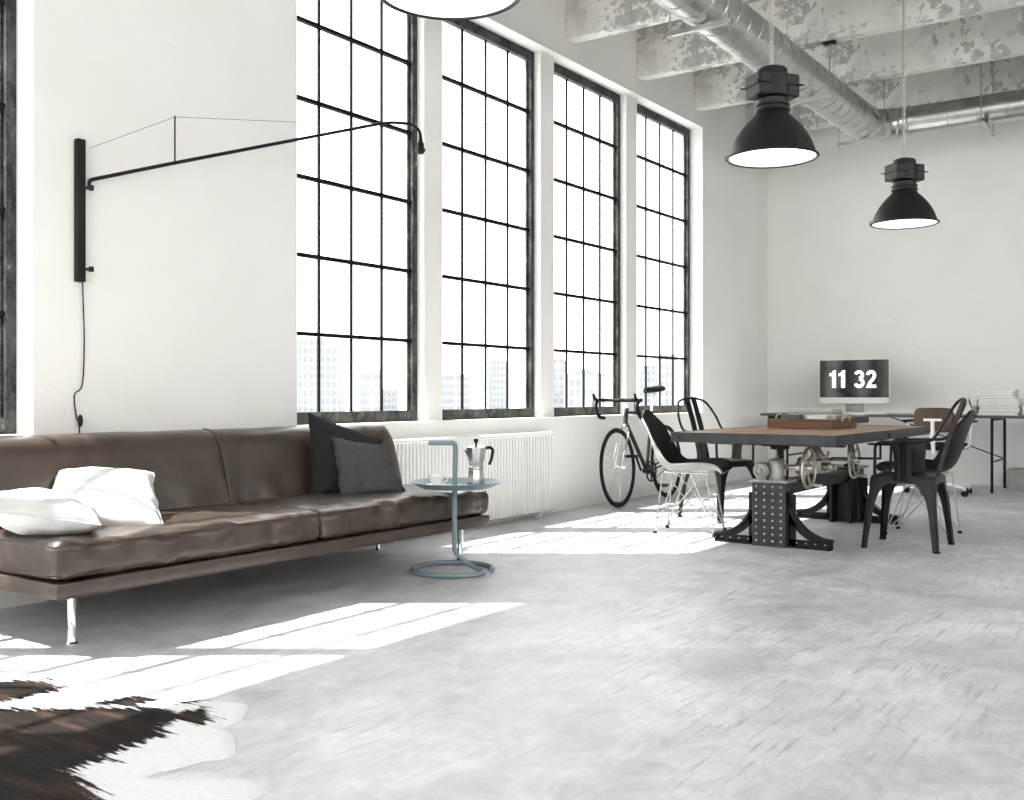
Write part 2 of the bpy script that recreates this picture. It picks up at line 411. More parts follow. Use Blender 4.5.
# ------------------------------------------------------------------ ducts
RD, RB = .165, .137
duct = thing('air_duct', (-2.89, 10.45, 3.6), 'galvanised spiral air duct running under the ceiling beams and turning along the back wall', 'duct')
def rib_run(mb, a, b, r, pitch, slope):
    a = Vector(a); b = Vector(b); d = (b-a); L = d.length; d.normalize(); up = Vector((0, 0, 1)); sd = d.cross(up)
    n = int(L/pitch)
    for i in range(n+1):
        c = a+d*(i*pitch)
        pts = [c+sd*cos(t)*(r+.002)+up*sin(t)*(r+.002)+d*(slope*t/(2*pi)) for t in [2*pi*q/24 for q in range(25)]]
        mb.tube(pts, .004, 5)
m = MB(); m.tube([(-2.89, -3.0, 3.6), (-2.89, 10.12, 3.6)], RD, 36); mr = m.build('main_run', 'duct', duct)
m = MB(); rib_run(m, (-2.89, 2.0, 3.6), (-2.89, 9.95, 3.6), RD, .20, .20); m.build('spiral_seam', 'duct', mr)
m = MB(); pts = [(-2.89, 10.08, 3.6)]+[(-2.89+.33*(1-cos(t)), 10.14+.33*sin(t), 3.6+.04*t) for t in [pi/2*q/8 for q in range(9)]]+[(-2.50, 10.47, 3.66)]
rr = [RD+.006]+[RD+.004-(RD-RB)*q/9 for q in range(9)]+[RB+.004]
m.tube(pts, rr, 36); el = m.build('duct_elbow', 'duct', duct)
m = MB()
for q in (1, 3, 5, 7, 9):
    p = Vector(pts[q]); t = (Vector(pts[min(q+1, 10)])-Vector(pts[q-1])).normalized(); s_ = t.cross(Vector((0, 0, 1)))
    m.tube([p+(s_*cos(a)+Vector((0, 0, 1))*sin(a))*(rr[q]+.003) for a in [2*pi*z/24 for z in range(24)]], .006, 5, closed=True)
m.build('elbow_seam', 'duct', el)
m = MB(); m.tube([(-2.54, 10.47, 3.66), (3.98, 10.47, 3.66)], RB, 36); br = m.build('branch_run', 'duct', duct)
m = MB(); rib_run(m, (-2.3, 10.47, 3.66), (2.0, 10.47, 3.66), RB-.001, .26, .13)
m.build('spiral_seam', 'duct', br)
def hanger(p0, p1, zt):
    m = MB(); m.bar(p0, p1, .035, .03); h = m.build('hanger_bar', 'duct', duct)
    r = MB(); d = (Vector(p1)-Vector(p0)).normalized()*.02
    for p in (Vector(p0)+d, Vector(p1)-d):
        r.rod((p.x, p.y, p.z-.03), (p.x, p.y, zt), .006, 8); r.lathe([(.012, -.03), (.012, -.018)], p, 6)
    r.build_each('hanger_rod', 'duct', h)
    c = MB()
    for p in (Vector(p0)+d, Vector(p1)-d): c.box(p.x-.05, p.y-.03, zt-.02, p.x+.05, p.y+.03, zt+.0)
    c.build_each('beam_clamp', 'iron', h)
for y, zt in ((3.9, ZC), (6.30, ZC), (8.38, 3.872), (10.02, ZC)): hanger((-3.13, y, 3.415), (-2.66, y, 3.415), zt)
for x in (-1.86, .6): hanger((x, 10.17, 3.505), (x, 10.82, 3.505), ZC)
# ------------------------------------------------------------------ radiator
rad = thing('radiator', (-4.38, 5.75, .07), 'long white ribbed column radiator on the wall below the second tall window', 'radiator')
m = MB(); y = 4.74
m.box(-4.425, 4.735, .035, -4.375, 6.77, .64)
while y < 6.76:
    m.box(-4.375, y, .04, -4.365, y+.024, .635); y += .038
m.build('column_panel', 'radiator', rad, bevel=.006, bseg=2)
m = MB(); m.rod((-4.395, 4.70, .645), (-4.395, 6.80, .645), .018); m.build('header_pipe', 'radiator', rad)
m = MB()
for yy in (4.9, 6.6): m.box(-4.43, yy, .0, -4.37, yy+.03, .04)
m.build_each('foot_bracket', 'radiator', rad)
# ------------------------------------------------------------------ city outside
def city(u0, u1, vtop, d, lab, mt, steps=()):
    S, C = sin(math.atan(714/F)), cos(math.atan(714/F))
    def w_(u): l = (u-512)/F*d; return Vector((l*C-d*S, l*S+d*C, 0))
    a, b = w_(u0), w_(u1); c = (a+b)/2; W = (b-a).length*1.1; zt = EYE+(395-vtop)/F*d
    m = MB(); T = Matrix.Rotation(math.atan(714/F), 4, 'Z')
    m.box(-W/2, -W*.4, -30-0, W/2, W*.4, zt)
    z = zt
    for s_ in steps: m.box(-W*s_/2, -W*s_*.3, z, W*s_/2, W*s_*.3, z+W*.12); z += W*.12
    m2 = MB(); m2.add(m.v, m.f, T)
    o = m2.build('city_building', mt, org=(0, 0, 0)); o.location = (c.x, c.y, 0)
    tag(o, lab, 'building')
fa = facade('hazed_facade_grid', (.30, .305, .31), (.235, .255, .27), 3.2, 3.4); fb = facade('hazed_facade_bands', (.305, .31, .315), (.245, .26, .275), 8.0, 3.0)  # distance haze put into the colours, windows close in tone to walls
fc = facade('hazed_facade_fine', (.29, .30, .31), (.225, .245, .265), 2.4, 2.8)
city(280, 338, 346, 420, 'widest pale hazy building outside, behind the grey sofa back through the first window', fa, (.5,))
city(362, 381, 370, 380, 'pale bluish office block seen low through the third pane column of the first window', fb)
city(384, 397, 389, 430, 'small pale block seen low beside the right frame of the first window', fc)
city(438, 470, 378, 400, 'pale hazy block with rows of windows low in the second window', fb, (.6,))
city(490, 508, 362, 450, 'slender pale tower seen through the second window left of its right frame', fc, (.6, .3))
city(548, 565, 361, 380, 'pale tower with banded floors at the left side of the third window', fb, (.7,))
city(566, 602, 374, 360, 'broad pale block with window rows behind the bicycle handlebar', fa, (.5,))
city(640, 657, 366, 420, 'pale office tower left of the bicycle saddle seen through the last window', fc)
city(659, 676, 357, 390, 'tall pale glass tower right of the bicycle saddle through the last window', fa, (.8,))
m = MB(); m.box(-1500, -600, -31, -30, 1500, -30); struct(m.build('street_ground', simple('hazy_pale_ground', (.27, .28, .29), .9)))  # haze put into the ground colour
# ================================================================== SOFA
sofa = thing('leather_sofa', (-3.9, 3.36, 0), 'long dark brown leather sofa with low back and chrome legs under the windows', 'sofa')
Y0, Y1, YM = 2.045, 4.68, 3.36
m = MB(); softbox(m, (-4.40, Y0, .205), (-3.445, Y1, .268), .012, (14, 40, 4), wr=.002, ws=6)
b_ = m.build('base', 'leather', sofa, weld=1e-5)
m = MB(); m.tube([(-3.447, Y0+.01, .262), (-3.447, Y1-.01, .262)], .0035, 6).tube([(-3.447, Y0+.01, .21), (-3.447, Y1-.01, .21)], .003, 6).tube([(-3.447, Y0+.01, .21), (-4.38, Y0+.005, .21)], .003, 6)
m.build('piping', 'leather', b_)
def wrinkle(y0, y1, sd):
    def f(p):
        x, y, z = p
        fy = (y-y0)/(y1-y0)
        if z > .30:
            edge = max(0, (x+3.62)/.2)
            z += .018*edge*fbm((x*2+sd, y*1.0, 0), 6, 2)+.006*sin(y*24+fbm((y, x, sd), 3)*5)*max(0, min(1, edge))
            z += .006*fbm((x*3, y*3+sd, 2), 2.5, 3)
        if x > -3.47:
            x += .006*fbm((y*4+sd, z*8, 1), 2.2, 3)+.004*sin(y*30+sd+3*fbm((y, 0, sd), 4))
        return Vector((x, y, z))
    return f
for a, b, sd in ((Y0, YM-.004, 1), (YM+.004, Y1, 5)):
    m = MB(); softbox(m, (-4.10, a, .276), (-3.447, b, .405), .032, (30, 70, 12), (.012, .004, .016), .004, 5, seed=sd, warp=wrinkle(a, b, sd))
    c_ = m.build('seat_cushion', 'leather', sofa, weld=1e-5, sharp=60)
    m = MB(); e = .016
    for z in (.286, .398):
        m.tube(fillet([(-3.9, a+e*.3, z), (-3.449-.004, a+e*.3, z), (-3.449-.004, b-e*.3, z), (-3.9, b-e*.3, z)], .03, 4), .0032, 6)
    m.build('piping', 'leather', c_)
prof = [(-4.385, .27), (-4.40, .45), (-4.40, .66), (-4.385, .735), (-4.34, .768), (-4.28, .772), (-4.225, .755), (-4.185, .71), (-4.155, .63), (-4.12, .52), (-4.095, .43), (-4.085, .385), (-4.10, .345), (-4.2, .29)]
pl = [Vector((p[0], p[1], 0)) for p in prof]; sp = spline(pl, 4, True)
for a, b, sd in ((Y0, YM-.003, 2), (YM+.003, Y1, 9)):
    m = MB(); loops = []; n = 40; cx, cz = -4.25, .5
    for i in range(n+1):
        t = i/n; y = a+(b-a)*t; e = min(t*(b-a), (1-t)*(b-a)); k = 1-(.10 if (t > .5) == (sd == 9) else .035)*max(0, 1-e/.03)**2.2
        lp = []
        for p in sp:
            x, z = cx+(p.x-cx)*k, cz+(p.y-cz)*(k if p.y > .5 else 1-(1-k)*.6)
            q = fbm((x*2, y*1.6+sd, z*2), 2.6, 3)*.006+(.004*sin(y*22+sd+4*fbm((y, 1, sd), 3)) if z < .5 and x > -4.16 else 0)
            lp.append((x+q, y, z+q*.6))
        loops.append(lp)
    m.loft(loops); o = m.build('backrest', 'leather', sofa, sharp=60)
    if sd == 2:
        m = MB(); m.tube([(p.x+(.002 if p.x > -4.3 else 0), YM, p.y+.001) for p in sp[18:46]], .004, 6); m.build('piping', 'leather', o)
for x in (-3.60, -4.24):
    for y in (2.20, 4.60):
        m = MB(); m.lathe([(.024, 0), (.024, .004), (.019, .010), (.0165, .014), (.0165, .20), (.02, .205)], (x, y, 0), 20); m.build('leg', 'chrome', sofa)
# ------------------------------------------------------------------ cushions
def put_pillow(name, mt, loc, rot, w_, h_, t_, lab, sd, wr=.012, sk=(0, 0, 0)):
    m = MB(); T = rot.to_matrix().to_4x4() if not isinstance(rot, Matrix) else rot
    pillow(m, w_, h_, t_, T, sd, wr, sk=sk)
    o = m.build(name, mt, sharp=70, weld=1e-4, org=(0, 0, 0)); o.location = loc; tag(o, lab, 'cushion')
    s_ = MB(); k = 20; e = []
    for a, b in [(-1+2*i/k, -1) for i in range(k)]+[(1, -1+2*i/k) for i in range(k)]+[(1-2*i/k, 1) for i in range(k)]+[(-1, 1-2*i/k) for i in range(k)]:
        x = a*w_/2*(1-.06*(1-b*b)); y = b*h_/2*(1-.06*(1-a*a)); x, y = skew(x, y, h_, sk); ed = fbm((a*2+sd*2, b*2, 1), 1.5, 2)*.012
        e.append(T @ Vector((x+ed, y-ed, ed*.6)))
    s_.tube(e, .0028, 5, closed=True); s_.build('seam', mt, o, world=False)
    return o
def basis(nrm, up, roll=0):
    n = Vector(nrm).normalized(); u = Vector(up); u = (u-n*u.dot(n)).normalized(); x = u.cross(n)
    return Matrix((x, u, n)).transposed().to_4x4() @ Matrix.Rotation(roll, 4, 'Z')
put_pillow('throw_pillow', 'whitecloth', (-3.80, 2.20, .492), basis((.10, .16, 1), (.5, .86, 0)), .46, .42, .17, 'white cotton cushion lying flat on the near end of the sofa seat', 3, .014)
put_pillow('throw_pillow', 'whitecloth', (-3.86, 2.56, .505), basis((.42, -.34, 1), (-.55, 1, .2), .30), .48, .44, .15, 'creased white cotton cushion propped up at an angle beside the flat white one', 8, .018, (-.20, .0, .14))
put_pillow('throw_pillow', 'charcoal', (-3.99, 4.07, .588), basis((.86, -.50, .34), (-.16, .10, 1), 0), .42, .40, .13, 'charcoal cushion standing against the sofa back, its pointed corner highest', 5, .014, (.03, .40, .0))
put_pillow('throw_pillow', 'greycloth', (-3.84, 4.12, .548), basis((.86, -.50, .40), (-.3, .1, 1), -.06), .37, .32, .11, 'mid-grey cushion leaning in front of the charcoal cushion', 12, .014, (-.20, .16, .20))
# ================================================================== WALL LAMP
lamp = thing('swing_arm_lamp', (-4.41, 2.75, 1.485), 'black wall lamp with a very long swing arm reaching in front of the windows', 'lamp')
m = MB(); m.box(-4.45, 2.728, 1.485, -4.415, 2.772, 2.16); m.build('wall_bracket', 'black', lamp, bevel=.006)
A0 = Vector((-4.404, 2.780, 1.965)); DA = Vector((sin(radians(13)), cos(radians(13)), 0)); L_ = 2.0
def arm(s_, z): p = A0+DA*s_; return Vector((p.x, p.y, z))
zr = 1.965; sl_ = .60/1.78
def rp(u, v, s_):
    p = A0+DA*s_; dd = -p.x*sin(math.atan(714/F))+p.y*cos(math.atan(714/F)); return EYE-(v-395)/F*dd
pts = [A0+Vector((0, 0, -.03)), A0+Vector((0, 0, .0)), arm(.02, 1.975)]
body = [arm(s_, 1.972+sl_*s_) for s_ in (.4, .8, 1.2, 1.5, 1.60)]
end = [arm(1.74, 2.552), arm(1.86, 2.565), arm(1.91, 2.556), arm(1.945, 2.53), arm(1.95, 2.48)]
m = MB(); m.tube(fillet(pts+body[:1], .02, 3)+body[1:]+spline([body[-1]+DA*.03+Vector((0, 0, .01))]+end, 4), .0093, 10)
ar = m.build('arm', 'black', lamp)
m = MB()
for z in (1.93, 1.545): m.bar((-4.415, 2.765, z), (-4.39, 2.785, z), .018, .012); m.lathe([(.012, -.012), (.012, .012)], (-4.392, 2.783, z), 12)
m.build_each('hinge', 'black', lamp)
sx = .42; m = MB(); m.rod(arm(sx, 1.972+sl_*sx), arm(sx, 1.972+sl_*sx+.235), .004, 8); st = m.build('spreader', 'black', lamp)
m = MB(); tp = arm(sx, 1.972+sl_*sx+.23); m.tube([(-4.40, 2.783, 2.12), tp, body[-1]], .0012, 5); m.build('brace_wire', 'iron', lamp)
e_ = end[-1]
m = MB(); m.lathe([(.010, .03), (.012, 0), (.020, -.015), (.022, -.045), (.030, -.05), (.030, -.062), (.024, -.066), (.02, -.078)], e_, 18); so = m.build('lamp_socket', 'black', lamp)
m = MB(); m.lathe([(.012, -.078), (.014, -.09), (.028, -.125), (.030, -.14), (.024, -.162), (.001, -.172)], e_, 20); m.build('bulb', 'clearglass', lamp)
m = MB(); m.tube(spline([(-4.435, 2.765, 1.49), (-4.435, 2.768, 1.40), (-4.437, 2.775, 1.2), (-4.437, 2.765, 1.0), (-4.437, 2.725, .95), (-4.437, 2.735, .85), (-4.437, 2.75, .79), (-4.437, 2.75, .5)], 6), .0032, 6); cb = m.build('power_cord', 'black', lamp)
m = MB(); m.sphere((-4.432, 2.752, .828), .03, 8, (.35, .42, 1)); m.build('cord_switch', 'black', cb)
# ================================================================== SIDE TABLE
st_ = thing('side_table', (-3.405, 4.285, 0), 'small dusty blue metal side table with round tray and bent tube handle', 'side table')
cx, cy = -3.405, 4.285
CR, CF = Vector((.818, .575, 0)), Vector((-.575, .818, 0))     # along and away from the sofa corner
def sp_(a, b, z): return Vector((cx, cy, z))+CR*a+CF*b
ring = [sp_(.215*cos(t), .215*sin(t), .014) for t in [radians(-12+i*(322/40)) for i in range(41)]]
a_end = ring[-1]
up = [sp_(.10, -.02, .035), sp_(.045, .0, .075), sp_(.012, .01, .11), sp_(.01, .01, .16), sp_(.01, .01, .4), sp_(.015, .01, .64), sp_(.015, .01, .668)]
path = ring+spline([ring[-1]+(ring[-1]-ring[-2])*.5, sp_(.17, -.10, .018)]+up[:4], 4)+up[4:6]+fillet([sp_(.015, .01, .66), sp_(.012, .01, .692), sp_(-.13, .02, .692)], .05, 6)
m = MB(); m.tube(path, .0135, 12); m.build('tube_stand', 'blue', st_, sharp=60)
m = MB(); m.lathe([(.001, .452), (.185, .452), (.245, .482), (.247, .486), (.243, .486), (.183, .458), (.001, .458)], (cx+.018, cy+.01, 0), 48); m.build('tray', 'blue', st_, sharp=25)
# moka pot
px, py = [Vector((cx, cy, 0))+CR*.125+CF*.02][0][:2]; zb = .458
mk = thing('moka_pot', (px, py, zb), 'silver eight-sided stovetop coffee maker with black handle on the blue tray', 'coffee pot')
m = MB(); m.lathe([(.001, 0), (.052, 0), (.053, .004), (.042, .092), (.045, .096), (.045, .104)], (px, py, zb), 8, a0=.3); m.build('boiler', 'alu', mk, bevel=.002, sharp=20)
m = MB(); m.lathe([(.044, .104), (.038, .110), (.058, .205), (.059, .209), (.05, .213), (.012, .222), (.001, .222)], (px, py, zb), 8, a0=.3)
sx_ = Vector((px, py, zb))
m.loft([[sx_-CR*.045+CF*.016+Vector((0, 0, .19)), sx_-CR*.045-CF*.016+Vector((0, 0, .19)), sx_-CR*.042+Vector((0, 0, .15))], [sx_-CR*.078+CF*.003+Vector((0, 0, .205)), sx_-CR*.078-CF*.003+Vector((0, 0, .205)), sx_-CR*.066+Vector((0, 0, .195))]])
m.build('pouring_jug', 'alu', mk, bevel=.0015, sharp=20)
hp = [sx_+CR*a+Vector((0, 0, z)) for a, z in ((.05, .205), (.078, .21), (.092, .195), (.085, .15), (.072, .115))]
m = MB(); m.tube(fillet(hp, .012, 4), .0085, 8); m.build('handle', 'black', mk)
m = MB(); m.lathe([(.006, .222), (.006, .232), (.012, .240), (.013, .252), (.006, .256)], (px, py, zb), 12); m.build('lid_knob', 'black', mk)
# cup and saucer
qx, qy = [Vector((cx, cy, 0))+CR*-.085-CF*.03][0][:2]
m = MB(); m.lathe([(.001, .002), (.03, .002), (.035, .0), (.058, .010), (.058, .013), (.034, .006), (.001, .006)], (qx, qy, zb), 28); tag(m.build('saucer', 'porcelain', org=(qx, qy, zb)), 'white porcelain saucer under the cup on the blue tray', 'saucer')
cu = thing('coffee_cup', (qx, qy, zb+.007), 'white porcelain coffee cup on its saucer on the blue tray', 'cup')
m = MB(); m.lathe([(.001, 0), (.018, 0), (.020, .004), (.033, .02), (.040, .042), (.041, .056), (.038, .056), (.036, .042), (.029, .02), (.001, .008)], (qx, qy, zb+.007), 28); m.build('bowl', 'porcelain', cu)
q_ = Vector((qx, qy, zb+.007)); m = MB(); m.tube(spline([q_+CR*.037+Vector((0, 0, .046)), q_+CR*.058+Vector((0, 0, .046)), q_+CR*.056+Vector((0, 0, .026)), q_+CR*.032+Vector((0, 0, .016))], 5), .0032, 8); m.build('handle', 'porcelain', cu)
# ================================================================== PENDANTS
def pendant(loc, ztop, rz, lab, s=1.0):
    x, y, z = loc
    t = thing('pendant_lamp', loc, lab, 'lamp', rz=rz); t.scale = (s, s, s*.94)
    Lo = lambda m, n, mt, p=t, **k: m.build(n, mt, p, world=False, **k)
    m = MB(); out = [(.250, 0), (.250, -.008), (.243, -.012), (.240, -.006), (.236, .012), (.229, .04), (.213, .085), (.190, .13), (.163, .17), (.130, .21), (.100, .24), (.088, .262)]
    inn = [(.083, .262), (.095, .238), (.125, .206), (.158, .166), (.185, .127), (.208, .083), (.224, .04), (.231, .012), (.236, -.004)]
    m.lathe(out, n=56, caps=False); sh = Lo(m, 'shade', 'lampblack', sharp=50)
    m = MB(); m.lathe(inn, n=56, caps=False); Lo(m, 'reflector', 'lampwhite', sh, sharp=60)
    m = MB(); m.tube([(.247*cos(a), .247*sin(a), -.004) for a in [2*pi*q/64 for q in range(64)]], .007, 8, closed=True); Lo(m, 'rim', 'lampblack')
    m = MB(); m.lathe([(.001, .014), (.12, .016), (.232, .010), (.232, .004), (.12, -.002), (.001, -.004)], n=56); Lo(m, 'lamp_glass', 'lens', sharp=60)
    m = MB()
    for k in range(3):
        a = 2*pi*k/3+.5; m.tube([(.252*cos(a), .252*sin(a), -.012), (.254*cos(a), .254*sin(a), .012), (.238*cos(a), .238*sin(a), .02)], .005, 6)
    [Lo(q, 'clip', 'lampblack') for q in m.islands()]
    m = MB(); m.lathe([(.088, .258), (.098, .268), (.098, .278), (.086, .284), (.086, .292), (.096, .298), (.096, .308), (.084, .314), (.086, .335), (.072, .345)], n=32); Lo(m, 'neck', 'lampblack', sharp=30)
    m = MB(); m.box(-.128, -.08, .345, .128, .08, .480); hb = Lo(m, 'gear_housing', 'lampblack', bevel=.012, bseg=3)
    m = MB(); m.box(-.135, -.088, .410, .135, .088, .420).rod((-.15, -.085, .415), (.15, -.085, .415), .005, 8).rod((-.15, .085, .415), (.15, .085, .415), .005, 8)
    for xx in (-.02, .02): m.box(xx-.004, -.085, .35, xx+.004, .085, .482)
    m.lathe([(.098, .35), (.098, .475)], n=24)
    Lo(m, 'flange', 'lampblack', hb, bevel=.002)
    m = MB(); m.lathe([(.085, .47), (.082, .515), (.07, .525), (.001, .527)], n=32); Lo(m, 'top_cap', 'lampblack', sharp=30)
    m = MB(); m.tube([(.016*cos(a), 0, .541+.016*sin(a)) for a in [2*pi*q/14 for q in range(14)]], .0035, 6, closed=True)
    h = (ztop-z)/s/.94; k = 0; zz = .562
    while zz < h:
        T = Matrix.Translation((0, 0, zz)) @ Matrix.Rotation(pi/2*(k % 2), 4, 'Z')
        m.tube([T @ Vector((.0075*cos(a), 0, .015*sin(a))) for a in [2*pi*q/10 for q in range(10)]], .0022, 5, closed=True); zz += .0235; k += 1
    Lo(m, 'chain', 'nickel')
    m = MB(); m.tube(spline([(-.03, 0, .525), (-.018, 0, .57), (-.014, .0, .8), (-.014, 0, h)], 5), .0035, 6); Lo(m, 'power_cord', 'castgrey')
    return t
R_ = pi/180
pendant((-2.04, 5.385, 2.258), ZC, 53*R_, 'dark industrial bell pendant lamp, the larger complete one hanging in front of the spiral duct', .985)
pendant((-1.905, 7.65, 2.195), ZC, 53*R_, 'dark industrial bell pendant lamp hanging lowest and farthest back near the back wall', .935)
pendant((-2.28, 2.85, 2.40), ZC, 10*R_, 'pendant lamp cut off at the top so mostly its glowing white underside shows', 1.05)
# ================================================================== DINING TABLE
TX0, TX1, TY0, TY1, TZ = -2.86, -1.825, 5.80, 8.06, .715
tb = thing('industrial_table', (-2.34, 6.93, 0), 'large industrial dining table with plank top, steel edge and riveted iron crank base', 'table')
m = MB(); n = 7
for k in range(n):
    a = TX0+.008+(TX1-TX0-.016)*k/n; b = TX0+.008+(TX1-TX0-.016)*(k+1)/n
    m.box(a+.001, TY0+.008, TZ-.045, b-.001, TY1-.008, TZ-.001+.0012*(k % 2))
m.build('tabletop', 'tablewood', tb, bevel=.0015)
m = MB(); h0, h1 = TZ-.060, TZ+.002
m.box(TX0, TY0, h0, TX1, TY0+.008, h1).box(TX0, TY1-.008, h0, TX1, TY1, h1).box(TX0, TY0+.008, h0, TX0+.008, TY1-.008, h1).box(TX1-.008, TY0+.008, h0, TX1, TY1-.008, h1)
ef = m.build('edge_band', 'plate', tb, bevel=.002)
m = MB()
for x in (TX0+.05, TX1-.05): m.lathe([(.016, 0), (.016, .006), (.008, .012), (.001, .012)], (0, 0, 0), 6, Matrix.Translation((x, TY0, TZ-.03)) @ Matrix.Rotation(pi/2, 4, 'X'))
for y in (TY0+.05, TY1-.05, 6.93): m.lathe([(.016, 0), (.016, .006), (.008, .012), (.001, .012)], (0, 0, 0), 6, Matrix.Translation((TX1, y, TZ-.03)) @ Matrix.Rotation(pi/2, 4, 'Y'))
m.build_each('bolt', 'plate', ef)
# underframe under the planks
m = MB()
for y in (6.22, 7.72): m.box(-2.78, y-.03, TZ-.085, -1.9, y+.03, TZ-.045)
m.box(-2.38, 6.1, TZ-.085, -2.32, 7.85, TZ-.045); m.build('underframe', 'iron', tb)
XC = -2.345
def pedestal(yc, sgn):                       # yc = outer face, sgn = direction inward
    ya, yb = sorted((yc, yc+sgn*.10))
    m = MB(); m.box(XC-.108, ya, 0, XC+.108, yb, .40); pd = m.build('pedestal', 'plate', tb, bevel=.003)
    m = MB(); m.box(XC-.125, ya-.01, .40, XC+.125, yb+.06, .418); m.build('cap_plate', 'castgrey', pd, bevel=.003)
    m = MB()
    for i in range(4):
        for j in range(9):
            x = XC-.08+i*.0533; z = .035+j*.0425
            m.lathe([(.0075, 0), (.0062, .003), (.003, .0055), (.0005, .006)], (0, 0, 0), 8, Matrix.Translation((x, yc, z)) @ Matrix.Rotation(pi/2*sgn, 4, 'X'))
    m.build('rivets', 'nickel', pd)
    for sx in (-1, 1):                       # curved bracket feet
        m = MB(); xa = XC+sx*.108; xb = XC+sx*.375; yo = yc+sgn*.03; y1, y2 = sorted((yo, yo+sgn*.07))
        n = 14; arc = []
        for k in range(n+1):
            t = k/n*pi/2; arc.append((xb-(xb-xa)*sin(t), .055+(.335-.055)*(1-cos(t))))
        arc = [(xb, .045)]+arc
        # arch strip
        wv = .016
        for k in range(len(arc)-1):
            p, q = arc[k], arc[k+1]
            m.bar(((p[0]), (y1+y2)/2, p[1]), ((q[0]), (y1+y2)/2, q[1]), (y2-y1), wv, up=(0, 0, 1) if abs(q[0]-p[0]) > abs(q[1]-p[1])*.2 else (sx, 0, 0))
        web = [(xb, 0), (xb, .05)]+arc[1:]+[(xa+sx*.0, .30)]
        # web plate with an open middle: bottom rail, inner rail and rim under the arch
        ym = (y1+y2)/2
        rim_o = arc[1:]; rim_i = [(p[0]-sx*.030*(1-k/len(rim_o)*.0), max(.045, p[1]-.028)) for k, p in enumerate(rim_o)]
        for k in range(len(rim_o)-1):
            a, b, c, d = rim_o[k], rim_o[k+1], rim_i[k+1], rim_i[k]
            m.prism([a, b, c, d], ym-.006, ym+.006, 'y')
        m.box(min(xa, xb), ym-.006, 0, max(xa, xb), ym+.006, .05)
        m.box(min(xa, xa+sx*.045), ym-.006, 0, max(xa, xa+sx*.045), ym+.006, .33)
        m.box(min(xa, xb), y1, 0, max(xa, xb), y2, .012)
        m.box(min(xb-sx*.012, xb), y1, 0, max(xb-sx*.012, xb), y2, .055)
        m.box(min(xa, xa+sx*.01), y1, 0, max(xa, xa+sx*.01), y2, .345)
        m.build('bracket_foot', 'iron', pd)
        m = MB()
        for k in range(4):
            x = xa+sx*(.05+k*.06); m.lathe([(.006, 0), (.005, .003), (.0005, .005)], (0, 0, 0), 8, Matrix.Translation((x, ym-sgn*.006, .03)) @ Matrix.Rotation(pi/2*sgn, 4, 'X'))
        m.build('foot_rivets', 'nickel', pd)
    m = MB(); m.box(XC-.085, min(yb if sgn > 0 else ya-.12, yb if sgn > 0 else ya), .0, XC-.06, (yb+.12) if sgn > 0 else ya, .34)
    m.box(XC+.06, (yb if sgn > 0 else ya-.12), 0, XC+.085, (yb+.12) if sgn > 0 else ya, .34)
    m.build_each('inner_flange', 'iron', pd, bevel=.003)
    return pd
pedestal(6.125, 1); pedestal(7.80, -1)
m = MB(); m.box(XC-.07, 6.24, .31, XC+.05, 7.68, .385).box(XC-.075, 6.24, .38, XC+.06, 7.68, .392); m.build('cross_beam', 'iron', tb, bevel=.003)
m = MB()
for y in (6.22, 7.70): m.lathe([(.05, .41), (.05, .43), (.024, .44), (.024, .60), (.06, .61), (.06, .635)], (XC+.04, y, 0), 20)
m.build_each('lifting_post', 'iron', tb, sharp=40)
def wheel_x(name, x, y, z, r, mt, par, n=6):
    w_ = MB(); T = Matrix.Translation((x, y, z)) @ Matrix.Rotation(pi/2, 4, 'Y')
    w_.tube([T @ Vector((r*cos(a), r*sin(a), 0)) for a in [2*pi*q/36 for q in range(36)]], .0095, 8, closed=True)
    for q in range(n):
        a = 2*pi*q/n+.3; w_.tube([T @ Vector((.02*cos(a), .02*sin(a), -.004)), T @ Vector((r*.5*cos(a+.12), r*.5*sin(a+.12), -.012)), T @ Vector((r*cos(a), r*sin(a), 0))], .0065, 6)
    w_.lathe([(.026, -.02), (.028, 0), (.02, .02), (.012, .03)], (0, 0, 0), 16, T)
    o = w_.build(name, mt, par, sharp=50)
    h = MB(); h.rod(T @ Vector((r*.86, 0, 0)), T @ Vector((r*.86, 0, .07)), .006, 8); h.tube([T @ Vector((r*.86, 0, .02)), T @ Vector((r*.86, 0, .045)), T @ Vector((r*.86, 0, .085))], [.008, .012, .009], 10)
    h.build('crank_handle', mt, o); return o
wheel_x('hand_wheel', -2.12, 6.22, .495, .122, 'nickel', tb)
wheel_x('hand_wheel', -2.12, 7.16, .495, .122, 'nickel', tb)
m = MB(); m.rod((-2.42, 6.22, .495), (-2.09, 6.22, .495), .011).rod((-2.42, 7.16, .495), (-2.09, 7.16, .495), .011)
m.lathe([(.03, 0), (.03, .03)], (0, 0, 0), 16, Matrix.Translation((-2.2, 6.22, .495)) @ Matrix.Rotation(pi/2, 4, 'Y'))
m.lathe([(.062, 0), (.062, .018), (.03, .03)], (0, 0, 0), 22, Matrix.Translation((-2.25, 6.42, .49)) @ Matrix.Rotation(pi/2, 4, 'Y'))
m.rod((XC, 6.42, .49), (-2.23, 6.42, .49), .01)
m.build_each('axle', 'nickel', tb, sharp=40)
m = MB(); m.lathe([(.001, 0), (.055, .0), (.055, .01), (.048, .012), (.048, .105), (.053, .11), (.053, .12), (.038, .132), (.010, .138), (.007, .16), (.006, .20)], (-2.31, 6.175, .418), 24)
m.build('gear_tower', 'castgrey', tb, sharp=35)
m = MB(); T = Matrix.Translation((-2.39, 6.14, .475)) @ Matrix.Rotation(pi/2, 4, 'X')
m.lathe([(.001, .050), (.012, .050), (.014, .034), (.030, .033), (.031, .038), (.040, .038), (.041, .032), (.047, .030), (.053, .022), (.054, -.02), (.05, -.06), (.001, -.06)], (0, 0, 0), 28, T)
